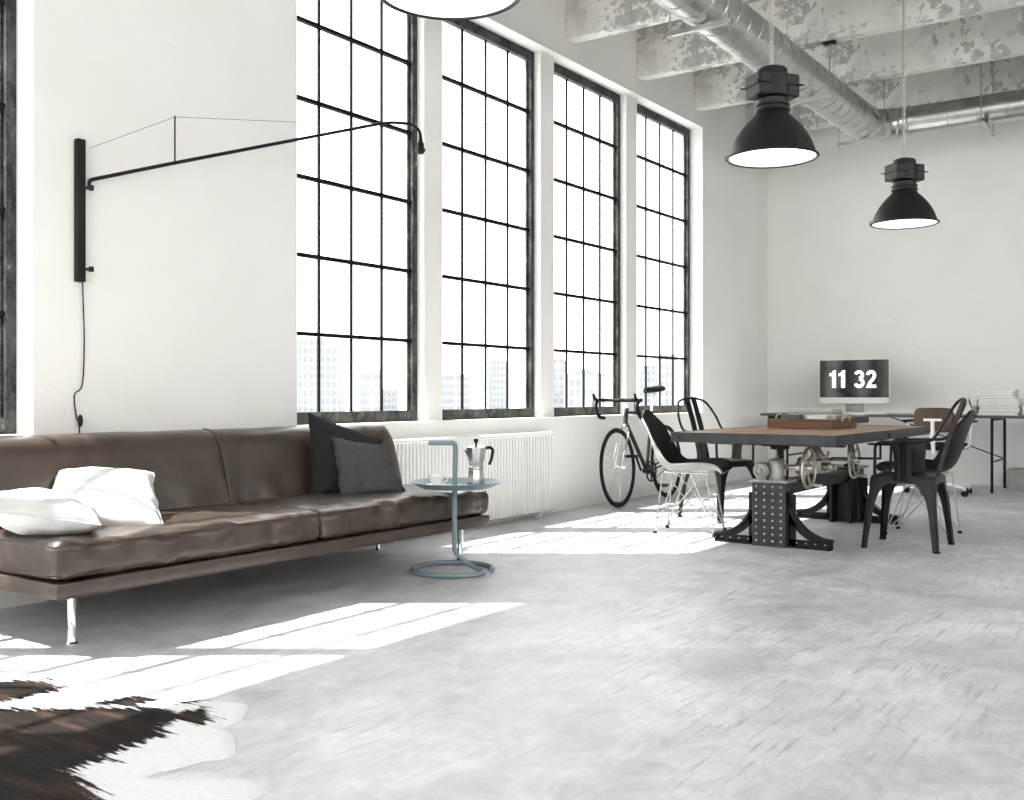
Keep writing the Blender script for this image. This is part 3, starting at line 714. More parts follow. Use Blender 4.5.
m.box(-2.42, 6.12, .418, -2.36, 6.20, .44); m.build('motor', 'castgrey', tb, sharp=35)
m = MB(); m.box(-2.41, 6.9, .41, -2.27, 7.10, .50).lathe([(.05, .50), (.05, .56), (.035, .58), (.03, .62)], (-2.34, 7.0, 0), 20)
m.lathe([(.028, 0), (.03, .05), (.018, .06), (.018, .09)], (0, 0, 0), 16, Matrix.Translation((-2.27, 6.96, .455)) @ Matrix.Rotation(pi/2, 4, 'Y'))
m.lathe([(.04, 0), (.04, .12)], (0, 0, 0), 18, Matrix.Translation((-2.34, 7.22, .46)) @ Matrix.Rotation(pi/2, 4, 'X'))
m.tube(spline([(-2.3, 6.95, .5), (-2.25, 6.85, .55), (-2.2, 6.8, .53), (-2.18, 6.78, .57)], 4), .01, 8)
m.build('gearbox', 'nickel', tb, bevel=.004, sharp=40)
m = MB(); m.lathe([(.001, .60), (.085, .60), (.09, .606), (.085, .612), (.001, .612)], (-1.98, 7.30, 0), 24); m.rod((-1.98, 7.30, .60), (-1.98, 7.30, .50), .008).rod((-1.98, 7.30, .505), (-2.3, 7.22, .50), .008); m.build('turning_plate', 'iron', tb)
# box tray on the table
bt = thing('wooden_box', (-2.44, 7.26, TZ), 'shallow reddish wooden box with rope handles standing on the dining table', 'box')
bx0, bx1, by0, by1, bz = -2.68, -2.215, 6.98, 7.54, TZ+.001; t_ = .012; bh = .066
m = MB(); m.box(bx0, by0, bz, bx1, by0+t_, bz+bh).box(bx0, by1-t_, bz, bx1, by1, bz+bh).box(bx0, by0+t_, bz, bx0+t_, by1-t_, bz+bh).box(bx1-t_, by0+t_, bz, bx1, by1-t_, bz+bh).box(bx0+t_, by0+t_, bz, bx1-t_, by1-t_, bz+.01)
m.build('box_body', 'traywood', bt, bevel=.0015)
for x in (bx0, bx1):
    sg = -1 if x < -2.4 else 1
    m = MB(); m.tube(spline([(x+sg*.004, 7.17, bz+.045), (x+sg*.012, 7.19, bz+.08), (x+sg*.014, 7.26, bz+.092), (x+sg*.012, 7.33, bz+.08), (x+sg*.004, 7.35, bz+.045)], 5), .006, 8); m.build('rope_handle', 'rope', bt)
m = MB(); m.box(-2.60, 7.04, bz+.011, -2.47, 7.14, bz+.095); tag(m.build('dark_box', 'coverD', bevel=.003, org=(-2.53, 7.09, bz)), 'small black box standing inside the wooden box', 'box')
m = MB(); m.lathe([(.001, .012), (.04, .012), (.07, .05), (.076, .088), (.072, .088), (.065, .05), (.001, .02)], (-2.36, 7.10, bz), 28); tag(m.build('white_bowl', 'porcelain', org=(-2.36, 7.10, bz)), 'white bowl inside the wooden box on the dining table', 'bowl')
m = MB()
for k, (w1, d1) in enumerate(((.36, .26), (.34, .25), (.35, .24), (.32, .25))):
    m.box(-2.62, 7.24, bz+.012+k*.03, -2.62+w1, 7.24+d1, bz+.012+k*.03+.028)
tag(m.build('folded_linen', 'linen', bevel=.006, org=(-2.44, 7.36, bz)), 'pale grey folded linen stacked at the back of the wooden box', 'linen')
m = MB(); m.lathe([(.001, .012), (.018, .012), (.019, .06), (.008, .08), (.008, .10), (.010, .102), (.001, .104)], (-2.245, 7.12, bz), 18); tag(m.build('small_bottle', 'castgrey', org=(-2.245, 7.12, bz)), 'slim grey bottle in the corner of the wooden box', 'bottle')
# ================================================================== CHAIRS
def metal_armchair(loc, rz, lab):
    t = thing('metal_armchair', loc, lab, 'chair', None, rz)
    B = lambda m, n, p=t, **k: m.build(n, 'blackmetal', p, world=False, **k)
    def rsq(h, r, z, n=5, dx=0):
        o = []
        for cx_, cy_, a0 in ((1, 1, 0), (-1, 1, 90), (-1, -1, 180), (1, -1, 270)):
            for k in range(n+1):
                a = radians(a0+90*k/n); o.append((cx_*(h-r)+r*cos(a), cy_*(h-r)+r*sin(a), z))
        return o
    m = MB(); m.loft([rsq(.03, .01, .440), rsq(.12, .05, .441), rsq(.165, .05, .450), rsq(.182, .055, .452), rsq(.190, .055, .446), rsq(.192, .055, .405), rsq(.186, .05, .405), rsq(.18, .05, .43)], True); B(m, 'seat', sharp=30)
    for sx in (1, -1):
        for sy in (1, -1):
            m = MB(); loops = []; n = 16
            for i in range(n+1):
                u = i/n; z = .435*u; cx_ = .235-(.235-.188)*u; cy_ = .225-(.225-.188)*u
                w_ = .033+.018*u+.10*u**7; th = .004; r = .012+.01*u
                X = lambda q: sx*(cx_-q); Y = lambda q: sy*(cy_-q)
                loops.append([(X(w_), Y(0), z), (X(r), Y(0), z), (X(r*.3), Y(r*.3), z), (X(0), Y(r), z), (X(0), Y(w_), z), (X(th), Y(w_), z), (X(th), Y(r+th*.3), z), (X(r*.3+th*.7), Y(r*.3+th*.7), z), (X(r+th*.3), Y(th), z), (X(w_), Y(th), z)])
            m.loft(loops)
            lp = []
            for i in range(7):
                u = .03+.75*i/6; z = .435*u; cx_ = .235-(.235-.188)*u; cy_ = .225-(.225-.188)*u
                lp.append((sx*(cx_-.001), sy*(cy_-.001), z))
            m.tube(lp, [.004]*6+[.002], 6)
            lg = B(m, 'leg', sharp=30)
            m = MB(); m.lathe([(.02, 0), (.02, .012)], (sx*.222, sy*.212, 0), 12); m.build('foot_pad', 'rubber', lg, world=False)
    pts = []
    half = [(.195, .155, .43), (.205, .150, .66), (.215, -.10, .665), (.215, -.185, .68), (.205, -.245, .78), (.155, -.30, .885), (.08, -.318, .918), (0, -.322, .925)]
    a = fillet(half[:3], .05, 5); sm = spline([half[2]]+half[3:]+[(-p[0], p[1], p[2]) for p in half[3:-1][::-1]]+[(-.215, -.10, .665)], 5)
    b = [(-p[0], p[1], p[2]) for p in a[::-1]]
    m = MB(); m.tube([tuple(p) for p in a[:-1]]+[tuple(p) for p in sm]+b[1:], .0095, 10); B(m, 'arm_and_back_tube', sharp=60)
    for sx in (-1, 1):
        m = MB(); pr = spline([(0, -.172, .44), (0, -.19, .52), (0, -.235, .68), (0, -.285, .82), (0, -.322, .918)], 4)
        x0, x1 = sorted((sx*.012, sx*.064))
        for k in range(len(pr)-1):
            p, q = pr[k], pr[k+1]; e = .0
            m.add([(x0, p.y, p.z), (x1, p.y, p.z), (x1, q.y, q.z), (x0, q.y, q.z), (x0, p.y-.005, p.z), (x1, p.y-.005, p.z), (x1, q.y-.005, q.z), (x0, q.y-.005, q.z)], [(0, 1, 2, 3), (7, 6, 5, 4), (0, 3, 7, 4), (1, 5, 6, 2)]+([(0, 4, 5, 1)] if k == 0 else [])+([(3, 2, 6, 7)] if k == len(pr)-2 else []))
        B(m, 'back_slat', weld=1e-5)
        m = MB(); xs = sx*.198
        loops = []
        for z, yo, x in ((.42, .062, .190), (.48, .050, .192), (.56, .052, .198), (.62, .056, .205), (.668, .062, .212)):
            y = -.01
            loops.append([(sx*x, y-yo, z), (sx*(x+.006), y-yo*.5, z), (sx*(x-.002), y-.012, z), (sx*(x+.008), y, z), (sx*(x-.002), y+.012, z), (sx*(x+.006), y+yo*.5, z), (sx*x, y+yo, z), (sx*(x-.006), y+yo*.5, z), (sx*(x-.008), y, z), (sx*(x-.006), y-yo*.5, z)])
        m.loft(loops); B(m, 'side_plate', sharp=20)
    return t
metal_armchair((-3.20, 7.35, 0), -pi/2-.35, 'dark metal armchair with hooped back on the window side of the table')
metal_armchair((-1.635, 6.655, 0), pi/2+.02, 'dark metal armchair in front at the right side of the table, nearest the viewer')
def shell_chair(loc, rz, outer, inner, lab):
    t = thing('shell_chair', loc, lab, 'chair', None, rz)
    prof = spline([(0, .235, .418), (0, .205, .442), (0, .12, .440), (0, .0, .428), (0, -.10, .430), (0, -.175, .462), (0, -.222, .54), (0, -.252, .65), (0, -.285, .76), (0, -.315, .85)], 5)
    N_ = len(prof)-1
    def pt(u, v, off=0):
        i = min(int(v*N_), N_-1); f = v*N_-i; p = prof[i].lerp(prof[i+1], f)
        t0 = (prof[i]-prof[max(i-1, 0)]) if i else (prof[1]-prof[0]); tn = (t0.normalized()*(1-f)+(prof[i+1]-prof[i]).normalized()*(1+f)).normalized()
        nr = Vector((0, tn.z, -tn.y)); e = 0
        wd = .215+.02*sin(pi*min(1, v*1.25)); e = 0
        if v > .72: k = (v-.72)/.28; wd = .233-.03*k-.10*k**4
        if v < .12: k = (.12-v)/.12; wd -= .05*k**2
        a = u*2-1; lift = (.050*sin(pi*min(1, v*1.15+.12))+.012)*abs(a)**2.6
        side = .020 if v > .3 else .0
        q = Vector((a*wd, p.y, p.z))+nr*(lift+off)+Vector((0, .05*abs(a)**2.5*max(0, min(1, (v-.35)*5))*max(0, min(1, (.95-v)*4)), 0))
        if v > .85: q.z -= .05*((v-.85)/.15)*abs(a)**3
        return q
    def sheet(o0, o1, u0, v0, nu=22, nv=44):
        m = MB(); g = lambda o: (lambda u, v: pt(u0+(1-2*u0)*u, v0+(1-2*v0)*v, o))
        m.grid(g(o0), nu, nv); m.grid(g(o1), nu, nv)
        for uu in (0, 1): m.grid(lambda s_, t: g(o0)(uu, t).lerp(g(o1)(uu, t), s_), 1, nv)
        for vv in (0, 1): m.grid(lambda s_, t: g(o0)(t, vv).lerp(g(o1)(t, vv), s_), 1, nu)
        return m
    sh = sheet(-.009, 0, 0, 0).build('shell', outer, t, world=False, weld=1e-5, sharp=50)
    sheet(.0005, .0085, .008, .008).build('seat_pad', inner, sh, world=False, weld=1e-5, sharp=50)
    tops = {}
    for sx in (1, -1):
        for sy in (1, -1):
            f = Vector((sx*.165, sy*.205-.0, .006)); m = MB()
            a = Vector((sx*.125, sy*.15-.01, .418)); b = Vector((sx*.155, sy*.05-.01, .424))
            m.tube([a, f], .0052, 8); m.tube([b, f], .0045, 8)
            lg = m.build('leg', 'wire', t, world=False)
            m = MB(); m.lathe([(.016, -.006), (.016, .002), (.008, .012)], f, 12); m.build('foot_glide', 'rubber', lg, world=False)
    m = MB()
    for sx in (1, -1):
        m.tube([(sx*.165, .205, .012), (sx*.13, -.14, .41)], .0038, 6); m.tube([(sx*.165, -.205, .012), (sx*.13, .12, .41)], .0038, 6)
    m.tube(fillet([(.125, .145, .418), (-.125, .145, .418), (-.125, -.155, .42), (.125, -.155, .42), (.125, .14, .418)], .03, 3), .0055, 8)
    m.build('wire_brace', 'wire', t, world=False)
    return t
shell_chair((-3.04, 6.47, 0), -pi/2+.2, 'shellgrey', 'cushion', 'pale shell chair with dark pad and wire legs at the left table corner')
shell_chair((-1.70, 7.31, 0), pi/2, 'shellblack', 'cushion', 'dark shell chair on wire legs behind the near metal armchair')
# ================================================================== BICYCLE
bk = thing('road_bicycle', (-4.21, 8.03, 0), 'dark road bicycle with drop handlebar leaning on the wall below the windows', 'bicycle')
def W(y, z, dx=0): return Vector((-4.195-.05*(y-7.52)-.055*(z-.3)+dx, y, z))
WR = .335
def wheel(c, yaw, rear):
    T = Matrix.Translation(c) @ Matrix.Rotation(yaw, 4, 'Z') @ Matrix.Rotation(radians(-3), 4, 'Y') @ Matrix.Rotation(pi/2, 4, 'Y')
    m = MB(); m.tube([T @ Vector((.322*cos(a), .322*sin(a), 0)) for a in [2*pi*q/56 for q in range(56)]], .0145, 8, closed=True); t = m.build('tyre', 'rubber', bk, sharp=60)
    m = MB(); loop = [2*pi*q/56 for q in range(56)]
    m.tube([T @ Vector((.303*cos(a), .303*sin(a), 0)) for a in loop], .008, 6, closed=True); m.build('rim', 'rubber', t)
    m = MB()
    for k in range(24):
        a = 2*pi*k/24; b = a+(.35 if k % 2 else -.35); s_ = .022 if k % 4 < 2 else -.022
        m.tube([T @ Vector((.02*cos(b), .02*sin(b), s_)), T @ Vector((.3*cos(a), .3*sin(a), 0))], .0011, 4)
    m.build('spokes', 'chrome', t)
    m = MB(); m.lathe([(.006, -.06), (.006, -.045), (.02, -.03), (.012, -.015), (.012, .015), (.02, .03), (.006, .045), (.006, .06)], (0, 0, 0), 14, T); m.build('hub', 'chrome', t)
FA, RA = W(7.52, WR+.002), W(8.53, WR+.002)
wheel(FA, radians(4), 0); wheel(RA, radians(3), 1)
BB = W(8.09, .275); ST = W(8.25, .80); HT = W(7.745, .83); HB = W(7.70, .70); SP = W(8.30, .955)
m = MB(); m.tube([HB, HT+(HT-HB)*.02], .019, 10); m.tube([W(7.735, .80), ST-Vector((0, 0, .02))], .0145, 10); m.tube([W(7.705, .725), BB], .018, 10); m.tube([BB, ST], .015, 10)
for s_ in (-.05, .05): m.tube([BB+Vector((s_*.5, 0, 0)), RA+Vector((s_, 0, 0))], .009, 8); m.tube([ST-Vector((0, 0, .03)), ST-Vector((-s_*.4, -.03, .09)), RA+Vector((s_, 0, 0))], .008, 8)
m.rod(BB-Vector((.035, 0, 0)), BB+Vector((.035, 0, 0)), .022, 14); m.build('frame', 'lampblack', bk, sharp=60)
m = MB(); m.tube([HB-Vector((0, 0, .0)), HB-Vector((0, .008, .03))], .018, 8)
for s_ in (-.045, .045): m.tube([HB-Vector((-s_*.5, .008, .03)), HB-Vector((-s_, .02, .07)), FA+Vector((s_, 0, .05)), FA+Vector((s_, 0, 0))], [.009, .009, .007, .006], 8)
m.build('fork', 'castgrey', bk, sharp=60)
m = MB(); m.tube([ST-Vector((0, 0, .01)), SP], .0125, 10); m.tube([SP-Vector((0, .05, -.008)), SP+Vector((0, .06, .008))], .006, 6); m.build('seat_post', 'white', bk)
m = MB(); loops = []
for t, wd, h in ((-.15, .018, -.004), (-.13, .022, .0), (-.05, .03, .004), (.03, .055, .008), (.08, .075, .016), (.115, .072, .02), (.125, .05, .016)):
    c = SP+Vector((0, t, .035+h)); loops.append([c+Vector((wd*cos(a), 0, .03*sin(a) if sin(a) > 0 else .038*sin(a)*(.4+.6*abs(cos(a))))) for a in [2*pi*q/12 for q in range(12)]])
m.loft(loops); m.build('saddle', 'rubber', bk, sharp=70)
stem_f = W(7.66, .905)
m = MB(); m.tube([HT, HT+(HT-HB).normalized()*.055, stem_f], .013, 10); m.build('stem', 'white', bk)
m = MB(); hw = .20
for s_ in (-1, 1):
    b = [stem_f, stem_f+Vector((s_*(hw-.03), 0, 0)), stem_f+Vector((s_*hw, -.06, -.002)), stem_f+Vector((s_*hw, -.10, -.04)), stem_f+Vector((s_*hw, -.085, -.10)), stem_f+Vector((s_*hw, -.03, -.145)), stem_f+Vector((s_*hw, .045, -.155))]
    m.tube(spline(b, 6), .0155, 10)
hbq = m.build('handlebar', 'rubber', bk, sharp=60)
m = MB()
for s_ in (-1, 1):
    c = stem_f+Vector((s_*hw, -.095, .0)); m.tube([c+Vector((0, .03, -.01)), c+Vector((0, -.03, .015)), c+Vector((0, -.05, .055))], [.015, .016, .009], 8)
    m.tube([c+Vector((0, -.04, .02)), c+Vector((0, -.055, -.05)), c+Vector((0, -.035, -.11))], .005, 6)
m.build_each('brake_lever', 'black', hbq)
m = MB(); T = Matrix.Translation(BB+Vector((.045, 0, 0))) @ Matrix.Rotation(pi/2, 4, 'Y')
m.tube([T @ Vector((.09*cos(a), .09*sin(a), 0)) for a in [2*pi*q/36 for q in range(36)]], .008, 6, closed=True)
for k in range(5):
    a = 2*pi*k/5; m.tube([T @ Vector((0, 0, 0)), T @ Vector((.088*cos(a), .088*sin(a), 0))], .008, 6)
m.lathe([(.028, -.01), (.028, .012)], (0, 0, 0), 16, T); m.build('chainring', 'black', bk)
m = MB(); p1 = BB+Vector((.06, .09, -.13)); p2 = BB+Vector((-.06, -.09, .13))
m.tube([BB+Vector((.058, 0, 0)), p1], .01, 8); m.tube([BB+Vector((-.058, 0, 0)), p2], .01, 8); cr = m.build_each('crank_arm', 'black', bk)[0]
m = MB(); m.box(p1.x, p1.y-.045, p1.z-.012, p1.x+.09, p1.y+.045, p1.z+.012).box(p2.x-.09, p2.y-.045, p2.z-.012, p2.x, p2.y+.045, p2.z+.012); m.build_each('pedal', 'black', cr, bevel=.004)
m = MB(); c2 = RA+Vector((.045, 0, 0)); b2 = BB+Vector((.045, 0, 0))
m.tube([b2+Vector((0, 0, .09)), c2+Vector((0, 0, .035))], .004, 6); m.tube([b2-Vector((0, 0, .09)), c2-Vector((0, .0, .035))], .004, 6)
m.tube([c2+Vector((0, .035*cos(a), .035*sin(a))) for a in [2*pi*q/16 for q in range(16)]], .006, 6, closed=True); m.build('chain', 'iron', bk)
# ================================================================== DESK
DZ = .75
dk = thing('work_desk', (-2.1, 11.0, 0), 'long thin dark desk on trestles along the back wall', 'desk')
m = MB(); m.box(-4.17, 10.65, DZ-.026, .2, 11.42, DZ); m.build('desktop', 'desktop', dk, bevel=.003)
for x in (-3.88, -1.85, -.1):
    m = MB(); 
    for y in (10.69, 11.38): m.rod((x, y, 0), (x, y, DZ-.026), .0135, 10)
    m.rod((x, 10.69, .30), (x, 11.38, .30), .009, 8).rod((x, 10.69, DZ-.04), (x, 11.38, DZ-.04), .0135, 8); m.build('trestle', 'black', dk)
m = MB(); m.rod((-1.85, 11.38, .30), (-3.0, 11.38, DZ-.03), .006, 6); m.build('cross_brace', 'black', dk)
m = MB(); m.box(-4.1, 10.72, DZ-.10, -3.2, 11.3, DZ-.09).box(-3.2, 10.72, DZ-.10, -3.19, 11.3, DZ-.026).box(-4.11, 10.72, DZ-.10, -4.1, 11.3, DZ-.026); m.build('under_shelf', 'desktop', dk)
# computer
cxm, cym = -3.295, 11.12
pc = thing('desktop_computer', (cxm, cym, DZ), 'slim white desktop computer whose black screen shows large white digits', 'computer')
Wd = .748; z0, z1 = .852, 1.335
m = MB(); m.box(cxm-Wd/2, cym-.006, z0, cxm+Wd/2, cym+.018, z1); m.box(cxm-.25, cym+.018, z0+.1, cxm+.25, cym+.05, z1-.1); cs = m.build('display_case', 'white', pc, bevel=.008, bseg=3)
m = MB(); m.box(cxm-Wd/2+.006, cym-.0095, z0+.072, cxm+Wd/2-.006, cym-.006, z1-.006); sn = m.build('screen', 'screen', cs)
m = MB(); m.prism([(cym+.005, z0+.02), (cym+.03, z0+.03), (cym+.06, DZ+.012), (cym+.13, DZ+.004), (cym-.09, DZ+.004), (cym-.09, DZ), (cym+.14, DZ), (cym+.14, DZ+.006), (cym+.075, DZ+.014), (cym+.045, z0+.2), (cym+.02, z0+.2)], cxm-.095, cxm+.095, 'x')
m = MB(); m.box(cxm-.095, cym+.02, DZ+.004, cxm+.095, cym+.03, z0+.2).box(cxm-.095, cym-.08, DZ, cxm+.095, cym+.11, DZ+.006); m.build('stand', 'castgrey', pc, bevel=.002)
def stroke(mb, path, wd, y):
    P = [Vector((p[0], 0, p[1])) for p in path]; n = len(P); A = []; B = []
    for i in range(n):
        t = (P[min(i+1, n-1)]-P[max(i-1, 0)]).normalized(); s_ = Vector((-t.z, 0, t.x))*wd/2
        A.append(P[i]+s_); B.append(P[i]-s_)
    for i in range(n-1): mb.prism([(A[i].x, A[i].z), (A[i+1].x, A[i+1].z), (B[i+1].x, B[i+1].z), (B[i].x, B[i].z)], y-.001, y, 'y')
def arcp(cx_, cz_, rx, rz_, a0, a1, n=16): return [(cx_+rx*cos(radians(a0+(a1-a0)*k/n)), cz_+rz_*sin(radians(a0+(a1-a0)*k/n))) for k in range(n+1)]
yd = cym-.0096; Zb, Zt = 1.028, 1.218; Hd = Zt-Zb; sw = .040
def one(x):
    m = MB(); m.prism([(x+.028, Zb), (x+.070, Zb), (x+.070, Zt), (x+.038, Zt), (x+.030, Zt-.022), (x, Zt-.032), (x, Zt-.062), (x+.028, Zt-.060)], yd-.001, yd, 'y'); m.build('digit', 'digit', sn, sharp=80)
one(-3.557); one(-3.458)
x = -3.290; m = MB()
stroke(m, arcp(x+.052, Zt-.052, .036, .034, 165, 0)+arcp(x+.052, Zt-.052, .036, .036, -10, -85, 6), sw*.82, yd)
stroke(m, arcp(x+.052, Zb+.055, .040, .040, 85, -165, 20), sw*.86, yd); m.build('digit', 'digit', sn, sharp=80)
x = -3.163; m = MB()
stroke(m, arcp(x+.052, Zt-.055, .036, .037, 175, -20, 14)+[(x+.070, Zb+.088), (x+.042, Zb+.060), (x+.026, Zb+.022)], sw*.86, yd); m.prism([(x, Zb), (x+.106, Zb), (x+.106, Zb+.032), (x+.012, Zb+.032)], yd-.001, yd, 'y'); m.build('digit', 'digit', sn, sharp=80)
# desk objects
def slab(name, x0, y0, x1, y1, z, h, mt, lab, cat, group=None, rz=0, par=None):
    c = ((x0+x1)/2, (y0+y1)/2, z); m = MB(); T = Matrix.Translation(c) @ Matrix.Rotation(rz, 4, 'Z')
    hw, hd = (x1-x0)/2, (y1-y0)/2
    t = thing(name, c, lab, cat, group)
    m.box(-hw, -hd, 0, hw, hd, .0025, T).box(-hw, -hd, h-.0025, hw, hd, h, T).box(-hw, -hd, .0025, -hw+.004, hd, h-.0025, T); m.build('cover', mt, t)
    m = MB(); m.box(-hw+.004, -hd+.003, .0025, hw-.003, hd-.003, h-.0025, T); m.build('pages', 'paper', t); return t
kb = thing('keyboard', (-3.1, 10.86, DZ), 'thin white keyboard lying below the computer screen', 'keyboard')
m = MB(); m.box(-3.32, 10.80, DZ, -2.88, 10.92, DZ+.012); m.build('keyboard_base', 'white', kb, bevel=.003)
m = MB()
for r in range(5):
    for c in range(14): m.box(-3.31+c*.0305, 10.806+r*.0215, DZ+.012, -3.31+c*.0305+.026, 10.806+r*.0215+.018, DZ+.016)
m.build('keys', 'porcelain', kb)
slab('magazine', -2.86, 10.75, -2.62, 10.98, DZ, .010, 'coverD', 'dark thin magazine lying on the desk beside the keyboard', 'magazine', rz=.2)
slab('notebook', -2.58, 10.72, -2.40, 10.95, DZ, .016, 'coverW', 'white notebook lying on the desk to the right of the dark magazine', 'notebook', rz=-.1)
slab('notebook', -2.36, 10.74, -2.20, 10.95, DZ, .012, 'coverG', 'grey notebook lying on the desk next to the white notebook', 'notebook', rz=.15)
slab('magazine', -3.62, 10.74, -3.40, 11.0, DZ, .014, 'coverG', 'grey magazine lying on the desk at the left of the keyboard', 'magazine', rz=.1)
pcup = thing('pencil_cup', (-2.05, 10.95, DZ), 'small grey cup on the desk holding dark pencils', 'cup')
m = MB(); m.lathe([(.001, 0), (.036, 0), (.036, .09), (.033, .09), (.033, .006), (.001, .006)], (-2.05, 10.95, DZ), 20); m.build('cup_body', 'castgrey', pcup)
for k in range(5):
    a = k*1.3; x, y = -2.05+.015*cos(a), 10.95+.015*sin(a)
    m = MB(); m.tube([(x, y, DZ+.008), (x+.055*cos(a), y+.02*sin(a), DZ+.135+.012*(k % 3)), (x+.059*cos(a), y+.021*sin(a), DZ+.148+.012*(k % 3))], [.004, .004, .001], 6)
    tag(m.build('pencil', 'black', org=(x, y, DZ+.01)), 'dark pencil standing in the grey cup on the desk', 'pencil', 'pencils in the desk cup')
labs = ['lowest', 'second from the bottom', 'third from the bottom', 'fourth from the bottom', 'fifth from the bottom']
z = DZ
for k, (h, x0, dx, mt, rz) in enumerate(((.030, -1.41, .30, 'coverG', .02), (.028, -1.42, .31, 'coverW', -.03), (.032, -1.41, .29, 'coverW', .04), (.026, -1.42, .30, 'coverG', .0), (.024, -1.41, .28, 'coverW', .03))):
    slab('book', x0-.12, 10.86, x0-.12+dx, 11.08, z, h, mt, ['grey', 'white', 'white', 'grey', 'white'][k]+' book, '+labs[k]+' of the lower pile at the picture edge', 'book', 'books piled on the right end of the desk', rz); z += h+.0008
z = DZ
spec = ((.034, 'coverG'), (.036, 'coverW'), (.030, 'coverG'), (.034, 'coverW'), (.028, 'coverW'), (.030, 'coverG'), (.030, 'coverW'), (.028, 'coverW'))
ord_ = ['lowest', 'second', 'third', 'fourth', 'fifth', 'sixth', 'seventh', 'topmost']
for k, (h, mt) in enumerate(spec):
    slab('book', -2.0+.012*(k*5 % 3)-(.02 if k > 4 else 0), 10.82, -1.64+.012*(k % 2)-(.04 if k > 4 else 0), 11.06, z, h, mt, ('grey' if mt == 'coverG' else 'white')+' book, '+ord_[k]+(' from the bottom' if 0 < k < 7 else '')+' of the taller pile on the desk end', 'book', 'books piled on the right end of the desk', .02*((k*7) % 3-1)); z += h+.0008
# box under the desk
bo = thing('storage_box', (-1.5, 11.34, 0), 'grey lidded storage box on the floor under the right end of the desk', 'box')
m = MB(); m.box(-1.79, 11.2, 0, -1.25, 11.5, .17); m.build('box_body', 'boxgrey', bo, bevel=.004)
m = MB(); m.box(-1.80, 11.19, .17, -1.24, 11.51, .205); m.build('lid', 'boxgrey', bo, bevel=.004)
m = MB(); m.box(-1.58, 11.19, .10, -1.48, 11.2, .13); m.build('handle', 'coverD', bo)
# ================================================================== OFFICE CHAIR
oc = thing('office_chair', (-2.25, 10.33, 0), 'white swivel office chair with dark walnut back on castors at the desk', 'chair')
ox, oy = -2.25, 10.33
m = MB()
for k in range(5):
    a = 2*pi*k/5-.55; e = Vector((ox+.30*cos(a), oy+.30*sin(a), .075)); m.tube([(ox, oy, .105), (ox+.15*cos(a), oy+.15*sin(a), .098), e], [.022, .018, .013], 8)
m.build('star_base', 'white', oc)
for k in range(5):
    a = 2*pi*k/5-.55; cx_, cy_ = ox+.30*cos(a), oy+.30*sin(a)
    T = Matrix.Translation((cx_, cy_, .028)) @ Matrix.Rotation(a+1.2, 4, 'Z') @ Matrix.Rotation(pi/2, 4, 'X')
    m = MB(); m.lathe([(.008, -.024), (.026, -.022), (.028, -.018), (.028, -.006), (.012, -.004), (.012, .004), (.028, .006), (.028, .018), (.026, .022), (.008, .024)], (0, 0, 0), 18, T)
    cs_ = m.build('castor', 'rubber', oc); m = MB(); m.rod((cx_, cy_, .05), (cx_, cy_, .08), .008, 8); m.sphere((cx_, cy_, .05), .016, 6); m.build('castor_stem', 'white', cs_)
m = MB(); m.lathe([(.028, .10), (.028, .26), (.017, .262), (.017, .40)], (ox, oy, 0), 16); m.box(ox-.07, oy-.09, .39, ox+.07, oy+.09, .43); m.build('gas_column', 'white', oc, bevel=.003)
m = MB(); softbox(m, (ox-.225, oy-.21, .43), (ox+.225, oy+.23, .485), .024, (16, 16, 4), (0, 0, .006)); m.build('seat', 'cushion', oc, weld=1e-5)
m = MB(); m.tube(fillet([(ox, oy-.05, .40), (ox, oy-.245, .405), (ox, oy-.275, .60), (ox, oy-.275, .71)], .06, 5), .018, 10); m.box(ox-.08, oy-.29, .705, ox+.08, oy-.262, .728); m.lathe([(.028, .5), (.028, .57)], (ox, oy-.275, 0), 12); m.build('back_support', 'white', oc)
def bk_(u, v):
    a = u*2-1; b = v*2-1; s_ = .178; q = 1-.10*max(0, abs(b))**6*abs(a)**4
    return Vector((ox+a*s_*q, oy-.262+.035*a*a+.0, .715+b*.115*(1-.12*abs(a)**5)))
m = MB(); m.grid(bk_, 20, 12); m.build('backrest', 'walnut', oc, solid=.012, sharp=60)
for s_ in (-1, 1):
    m = MB(); m.tube(fillet([(ox+s_*.10, oy, .42), (ox+s_*.27, oy, .46), (ox+s_*.285, oy, .69)], .05, 5), .011, 8); ar_ = m.build('armrest_post', 'white', oc)
    m = MB(); m.box(ox+s_*.285-.035, oy-.11, .69, ox+s_*.285+.035, oy+.11, .71); m.build('armrest', 'rubber', ar_, bevel=.008)
# ================================================================== COWHIDE RUG
OUT = [(-3.569, 1.7), (-3.378, 1.805), (-3.32, 1.876), (-3.277, 1.952), (-3.102, 1.925), (-2.909, 1.908), (-2.754, 1.964), (-2.641, 1.992), (-2.595, 2.031), (-2.478, 2.082), (-2.417, 2.051), (-2.34, 1.954), (-2.334, 1.893), (-2.27, 1.875), (-2.145, 1.777), (-2.132, 1.734), (-2.165, 1.685), (-2.176, 1.614), (-2.195, 1.575), (-2.189, 1.538), (-2.145, 1.558), (-2.105, 1.602), (-2.039, 1.649), (-1.972, 1.675), (-1.907, 1.66), (-1.872, 1.629), (-1.86, 1.572), (-1.832, 1.488), (-1.859, 1.314), (-1.928, 1.152), (-2.114, 0.969), (-2.67, 0.866), (-3.289, 1.067), (-3.534, 1.468)]
D1 = [(-3.508, 1.487), (-3.368, 1.667), (-3.284, 1.754), (-3.261, 1.799), (-3.197, 1.858), (-3.065, 1.839), (-3.039, 1.79), (-3.068, 1.718), (-3.08, 1.645), (-3.264, 1.383)]
D2 = [(-2.832, 1.807), (-2.828, 1.873), (-2.818, 1.919), (-2.718, 1.938), (-2.686, 1.898), (-2.743, 1.833)]
